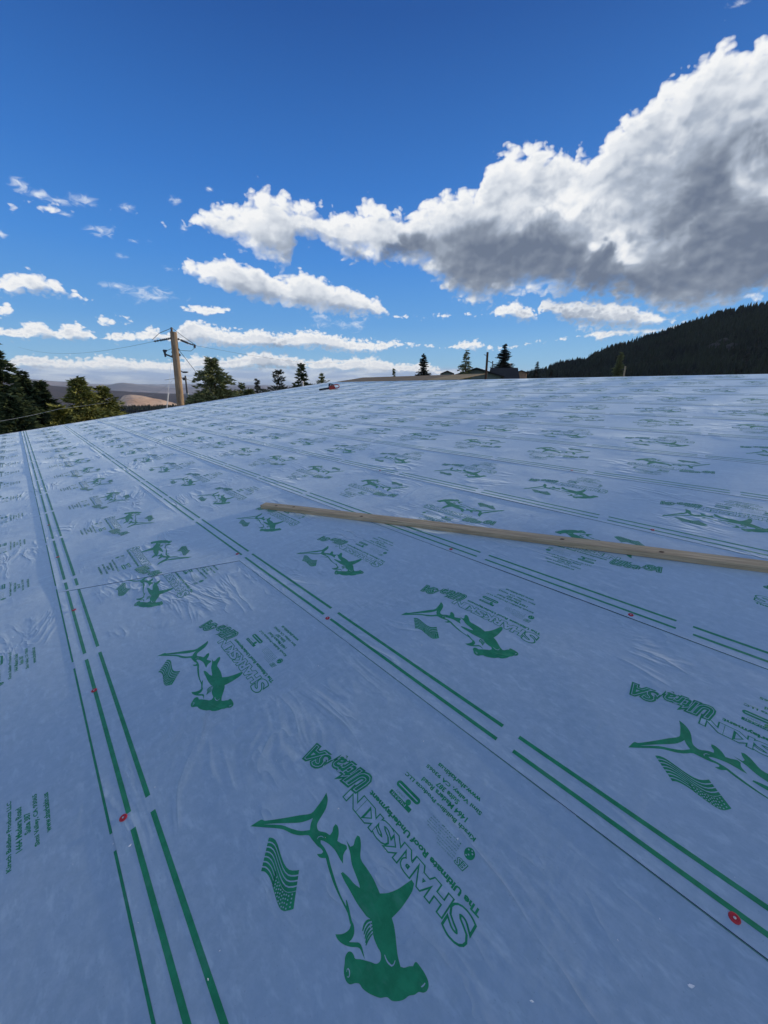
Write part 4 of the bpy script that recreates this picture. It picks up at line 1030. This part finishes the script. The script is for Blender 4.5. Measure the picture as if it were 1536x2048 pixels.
V = []; F = []; g = random.Random(3)
for _ in range(260):
    u, v = g.uniform(-1.2, 5.0), g.uniform(-1.1, 3.2)
    s_ = 0.0009 + 0.0022 * g.random() ** 3; a = g.uniform(0, 6.28); o = len(V)
    c = Vector((u, -v, 0.0045))
    for k in range(4):
        t = a + k * pi / 2
        V.append(c + Vector((cos(t) * s_ * (1.8 if k % 2 else 0.8), sin(t) * s_ * (1.8 if k % 2 else 0.8), 0)))
    V.append(c + Vector((0, 0, s_ * 0.8)))
    F += [(o + k, o + (k + 1) % 4, o + 4) for k in range(4)]
cr_ = mesh_obj('crumbs', V, F, M['white_bit'], loc=(0, 0, 0)); cr_.matrix_world = roof.matrix_world.copy()
cr_['kind'] = 'stuff'; cr_['label'] = 'tiny pale crumbs scattered over the near roof sheet'

# ------------------------------------------------------------------ the big utility pole
def at(a, el, r): return polar(a, r, 7.0 + r * tan(R_(el)))
pr = 22.0
pt, pb = at(-26.75, 6.55, pr), at(-27.22, -2.28, pr)
dirp = (pt - pb).normalized(); base = pb - dirp * ((pb.z - gz(pb.x, pb.y) + 0.3) / dirp.z)
up_pole = empty('utility_pole', base, label='tall round wooden utility pole with insulator arms left of the broad pine', cat='utility pole')
def rel(p): return p - base
mb = MB(); mb.tube([rel(base), rel(pb), rel(pt)], [0.185, 0.165, 0.145], 18); mb.build('pole', M['pole'], up_pole, smooth=False)
def PX(x, y, r=pr):    # bearing and height of things seen on the pole
    fx = (x - 768) / 761.8; fy = (1024 - y) / 761.8; pch = R_(17.971)
    dvec = Vector((fx, cos(pch) + fy * sin(pch), -sin(pch) + fy * cos(pch)))
    return EYE + dvec * (r / math.hypot(dvec.x, dvec.y))
def Z(x, y, r=pr): return PX(280 + x / 8.533, 630 + y / 8.533, r)
mb = MB(); mb.tube([rel(Z(552, 400)), rel(Z(538, 212))], [0.06, 0.05], 8); mb.build('top_bracket', M['dark_metal'], up_pole)
def insul(a, b, n, rr=0.065):
    A, B = rel(a), rel(b); m_ = MB(); m_.tube([A, B], 0.022, 6)
    for k in range(n):
        c = A.lerp(B, (k + 0.7) / (n + 0.4)); dd = (B - A).normalized() * 0.03
        m_.tube([c - dd, c + dd * 0.2, c + dd], [rr * 0.5, rr, rr * 0.6], 10)
    return m_
insul(Z(545, 395), Z(330, 435), 6).build('insulator', M['dark_metal'], up_pole)
insul(Z(330, 435), Z(235, 452), 2, 0.055).build('insulator', M['dark_metal'], up_pole)
insul(Z(625, 400), Z(690, 425), 1).build('insulator', M['dark_metal'], up_pole)
insul(Z(690, 425), Z(830, 485), 6, 0.06).build('insulator', M['dark_metal'], up_pole)
insul(Z(830, 485), Z(950, 522), 3, 0.05).build('insulator', M['dark_metal'], up_pole)
mb = MB(); mb.tube([rel(Z(570, 725)), rel(Z(500, 695)), rel(Z(445, 675))], 0.035, 8); mb.build('cutout_arm', M['dark_metal'], up_pole)
mb = MB(); mb.tube([rel(Z(412, 600)), rel(Z(425, 650)), rel(Z(436, 715))], [0.075, 0.05, 0.04], 10)
mb.tube([rel(Z(395, 605)), rel(Z(460, 612))], 0.045, 8); mb.build('fuse_cutout', M['dark_metal'], up_pole)
mb = MB(); mb.tube([rel(Z(930, 560)), rel(Z(938, 512))], [0.055, 0.05], 10); mb.build('surge_arrester', M['dark_metal'], up_pole)
for x, y in ((560, 640), (672, 680), (562, 700), (745, 1480), (650, 590)):
    mb = MB(); c = rel(Z(x, y)); mb.box(c, (0.10, 0.10, 0.12), bev=0.02); mb.build('fitting', M['dark_metal'], up_pole)
def hang(name, pts, rad, label, mat='wire', sag=0.0, n=12, group='wires on the utility pole', cat='wire'):
    m_ = MB(); P = []
    for i in range(len(pts) - 1):
        A, B = pts[i], pts[i + 1]
        for k in range(n + (1 if i == len(pts) - 2 else 0)):
            t = k / n; P.append(A.lerp(B, t) - Vector((0, 0, sag * 4 * t * (1 - t))))
    o0 = P[0].copy()
    m_.tube([p - o0 for p in P], rad, 5)
    o = m_.build(name, M[mat], loc=o0); tag(o, label, cat, group)
    return o
hang('wire', [Z(540, 222), Z(330, 310), Z(210, 425)], 0.011, 'jumper wire from the pole top down to the left insulator', n=4)
hang('wire', [Z(548, 222), Z(760, 385), Z(950, 515)], 0.011, 'jumper wire from the pole top down to the right insulator', n=4)
hang('wire', [Z(932, 565), Z(870, 615), Z(690, 605), Z(655, 570)], 0.010, 'short slack wire looping under the right insulator', n=3)
hang('wire', [Z(548, 570), Z(450, 612)], 0.010, 'short wire between the pole and the fuse cutout', n=2)
hang('power_line', [Z(235, 452), at(-41.5, 4.1, 60)], 0.006, 'thin power line running from the left insulator to the left', sag=0.6)
hang('power_line', [Z(950, 522), at(-5, 3.9, 90)], 0.006, 'thin power line running right from the pole in front of the clouds', sag=0.8)
hang('guy_wire', [Z(650, 580), at(-22.9, -1.2, 24)], 0.012, 'thin guy wire slanting down right from the pole to the pine', 'wire', n=3)
hang('guy_wire', [Z(545, 740), at(-28.95, -2.5, 20.5)], 0.005, 'thin wire dropping beside the pole on its left', 'steel', n=3)
hang('guy_wire', [Z(490, 1330, 20.5), Z(460, 1620, 20.2)], 0.016, 'pale guy wire guard left of the pole foot', 'white_paint', n=2)
hang('power_line', [at(-47, -3.6, 18), at(-39.6, -2.2, 24), at(-30, -0.75, 46), Z(600, 1080, 44)], 0.006, 'low grey service line crossing in front of the left trees', 'steel', n=8, sag=0.05)
# the thinner metal pole behind it
pr2 = 42.0
q0, q1 = at(-26.33, -2.3, pr2), at(-26.17, 1.55, pr2)
dp = (q1 - q0).normalized(); b2 = q0 - dp * ((q0.z - gz(q0.x, q0.y)) / dp.z)
p2 = empty('street_lamp', b2, label='thin grey metal lamp post right behind the wooden utility pole', cat='lamp post')
mb = MB(); mb.tube([Vector((0, 0, 0)), q0.lerp(q1, 0.45) - b2], [0.13, 0.12], 10); mb.build('pole', M['steel'], p2)
mb = MB(); mb.tube([q0.lerp(q1, 0.45) - b2, q1 - b2], [0.085, 0.07], 10); mb.build('upper_pole', M['dark_metal'], p2)
mb = MB(); mb.tube([Z(690, 950, pr2) - b2, Z(745, 982, pr2) - b2, Z(800, 982, pr2) - b2], [0.04, 0.05, 0.05], 8); mb.box(Z(770, 975, pr2) - b2, (0.5, 0.25, 0.12), bev=0.03)
mb.build('lamp_head', M['dark_metal'], p2)
mb = MB(); mb.tube([Z(690, 1070, pr2) - b2, Z(745, 1080, pr2) - b2], 0.04, 6); mb.box(Z(762, 1090, pr2) - b2, (0.3, 0.3, 0.25), bev=0.04); mb.build('bracket', M['dark_metal'], p2)
hang('power_line', [Z(770, 1085, pr2), at(-21, 0.2, 46)], 0.016, 'short line running right from the grey lamp post', n=6, sag=0.3)
hang('power_line', [Z(690, 1070, pr2), Z(560, 1090, pr2), Z(420, 1110, pr2)], 0.016, 'short line running left behind the wooden utility pole', n=4)

# dark wooden pole beyond the ridge
a3 = at(14.19, 1.0, 58); t3 = at(14.13, 4.65, 58); b3 = Vector((a3.x, a3.y, gz(a3.x, a3.y)))
p3 = empty('utility_pole', b3, label='dark wooden utility pole beyond the ridge beside the small house', cat='utility pole')
mb = MB(); mb.tube([Vector((0, 0, 0)), t3 - b3], [0.21, 0.14], 12); mb.build('pole', M['pole_dark'], p3)
mb = MB(); mb.tube([PX(976, 722, 58) - b3, PX(986, 727, 58) - b3], 0.04, 6); mb.tube([PX(985.5, 722, 58) - b3, PX(985, 735, 58) - b3], [0.08, 0.06], 8)
mb.build('fuse_cutout', M['dark_metal'], p3)
mb = MB(); mb.tube([PX(975.5, 712, 58) - b3, PX(968, 709, 58) - b3], 0.03, 6); mb.build('bracket', M['dark_metal'], p3)
# pale post before the dark hill
a4 = at(30.86, 1.2, 30); t4 = at(30.66, 2.55, 30); b4 = Vector((a4.x, a4.y, gz(a4.x, a4.y)))
p4 = empty('wooden_post', b4, label='short pale post with a small bracket in front of the dark forest', cat='post')
mb = MB(); mb.tube([Vector((0, 0, 0)), t4 - b4], [0.06, 0.05], 8); mb.build('pole', M['lumber'], p4)
mb = MB(); mb.tube([PX(1251, 738, 30) - b4, PX(1242, 740, 30) - b4], 0.025, 6); mb.build('bracket', M['dark_metal'], p4)
# small white vent post past the rake
a5 = at(-11.44, 0.05, 25); t5 = at(-11.44, 0.72, 25); b5 = Vector((a5.x, a5.y, gz(a5.x, a5.y)))
p5 = empty('vent_post', b5, label='little round topped white post beyond the rake under the dark pine', cat='post')
mb = MB(); mb.tube([Vector((0, 0, 0)), t5 - b5], 0.06, 8); mb.build('pole', M['white_paint'], p5)
mb = MB(); mb.tube([t5 - b5 + Vector((0, 0, -0.02)), t5 - b5 + Vector((0, 0, 0.05)), t5 - b5 + Vector((0, 0, 0.12))], [0.05, 0.10, 0.03], 10); mb.build('cap', M['white_paint'], p5)

# ------------------------------------------------------------------ neighbouring houses beyond the ridge
def house(name, a, r, w_, d_, eave_el, ridge_el, yaw, wall, roofm, label, over=0.5):
    c = polar(a, r); zb = gz(c.x, c.y); c.z = zb
    h1 = 7 + r * tan(R_(eave_el)) - zb; h2 = 7 + r * tan(R_(ridge_el)) - zb
    e = empty(name, c, (0, 0, R_(yaw)), label, 'house', 'neighbouring houses beyond the ridge')
    m_ = MB(); x, y = w_ / 2, d_ / 2
    m_.add([(-x, -y, 0), (x, -y, 0), (x, y, 0), (-x, y, 0), (-x, -y, h1), (x, -y, h1), (x, y, h1), (-x, y, h1), (0, -y, h2 - 0.05), (0, y, h2 - 0.05)],
           [(0, 1, 5, 8, 4), (2, 3, 7, 9, 6), (1, 2, 6, 5), (3, 0, 4, 7)])
    m_.build('wall', M[wall], e)
    sl = (h2 - h1) / x
    m_ = MB()
    for s_ in (-1, 1):
        xo = x + over
        v = [(0, -y - over, h2), (s_ * xo, -y - over, h2 - sl * xo), (s_ * xo, y + over, h2 - sl * xo), (0, y + over, h2)]
        v += [(p[0], p[1], p[2] + 0.18) for p in v]
        m_.add(v, [(0, 1, 2, 3), (7, 6, 5, 4), (0, 4, 5, 1), (1, 5, 6, 2), (2, 6, 7, 3), (3, 7, 4, 0)])
    m_.build('roof', M[roofm], e)
    for sx in (-0.45, 0.3):
        f_ = MB(); f_.box((sx * x, -y - 0.04, h1 * 0.72), (1.1, 0.08, 1.0), bev=0.01); wf = f_.build('window', M['white_paint'], e)
        f_ = MB(); f_.box((sx * x, -y - 0.085, h1 * 0.72), (0.9, 0.02, 0.8)); f_.build('pane', M['glass'], wf)
    return e
house('house', 16.45, 105, 6.0, 5.6, 1.3, 2.55, -96, 'siding_green', 'roof_dark', 'small house with dark roof and grey green gable right of the dark pole')
house('house', 12.9, 68, 7.5, 6.0, 1.5, 2.45, -14, 'siding_green', 'roof_dark', 'house showing only a low dark roof left of the dark pole')
house('house', 18.75, 130, 3.0, 6.0, 1.95, 2.2, -20, 'siding_brick', 'roof_brown', 'tan house with brown roof between the small house and the forested hill')
house('house', 8.9, 90, 2.4, 4.0, 1.9, 2.2, -10, 'siding_green', 'roof_brown', 'distant house whose brown roof peak shows over the plywood', 0.3)
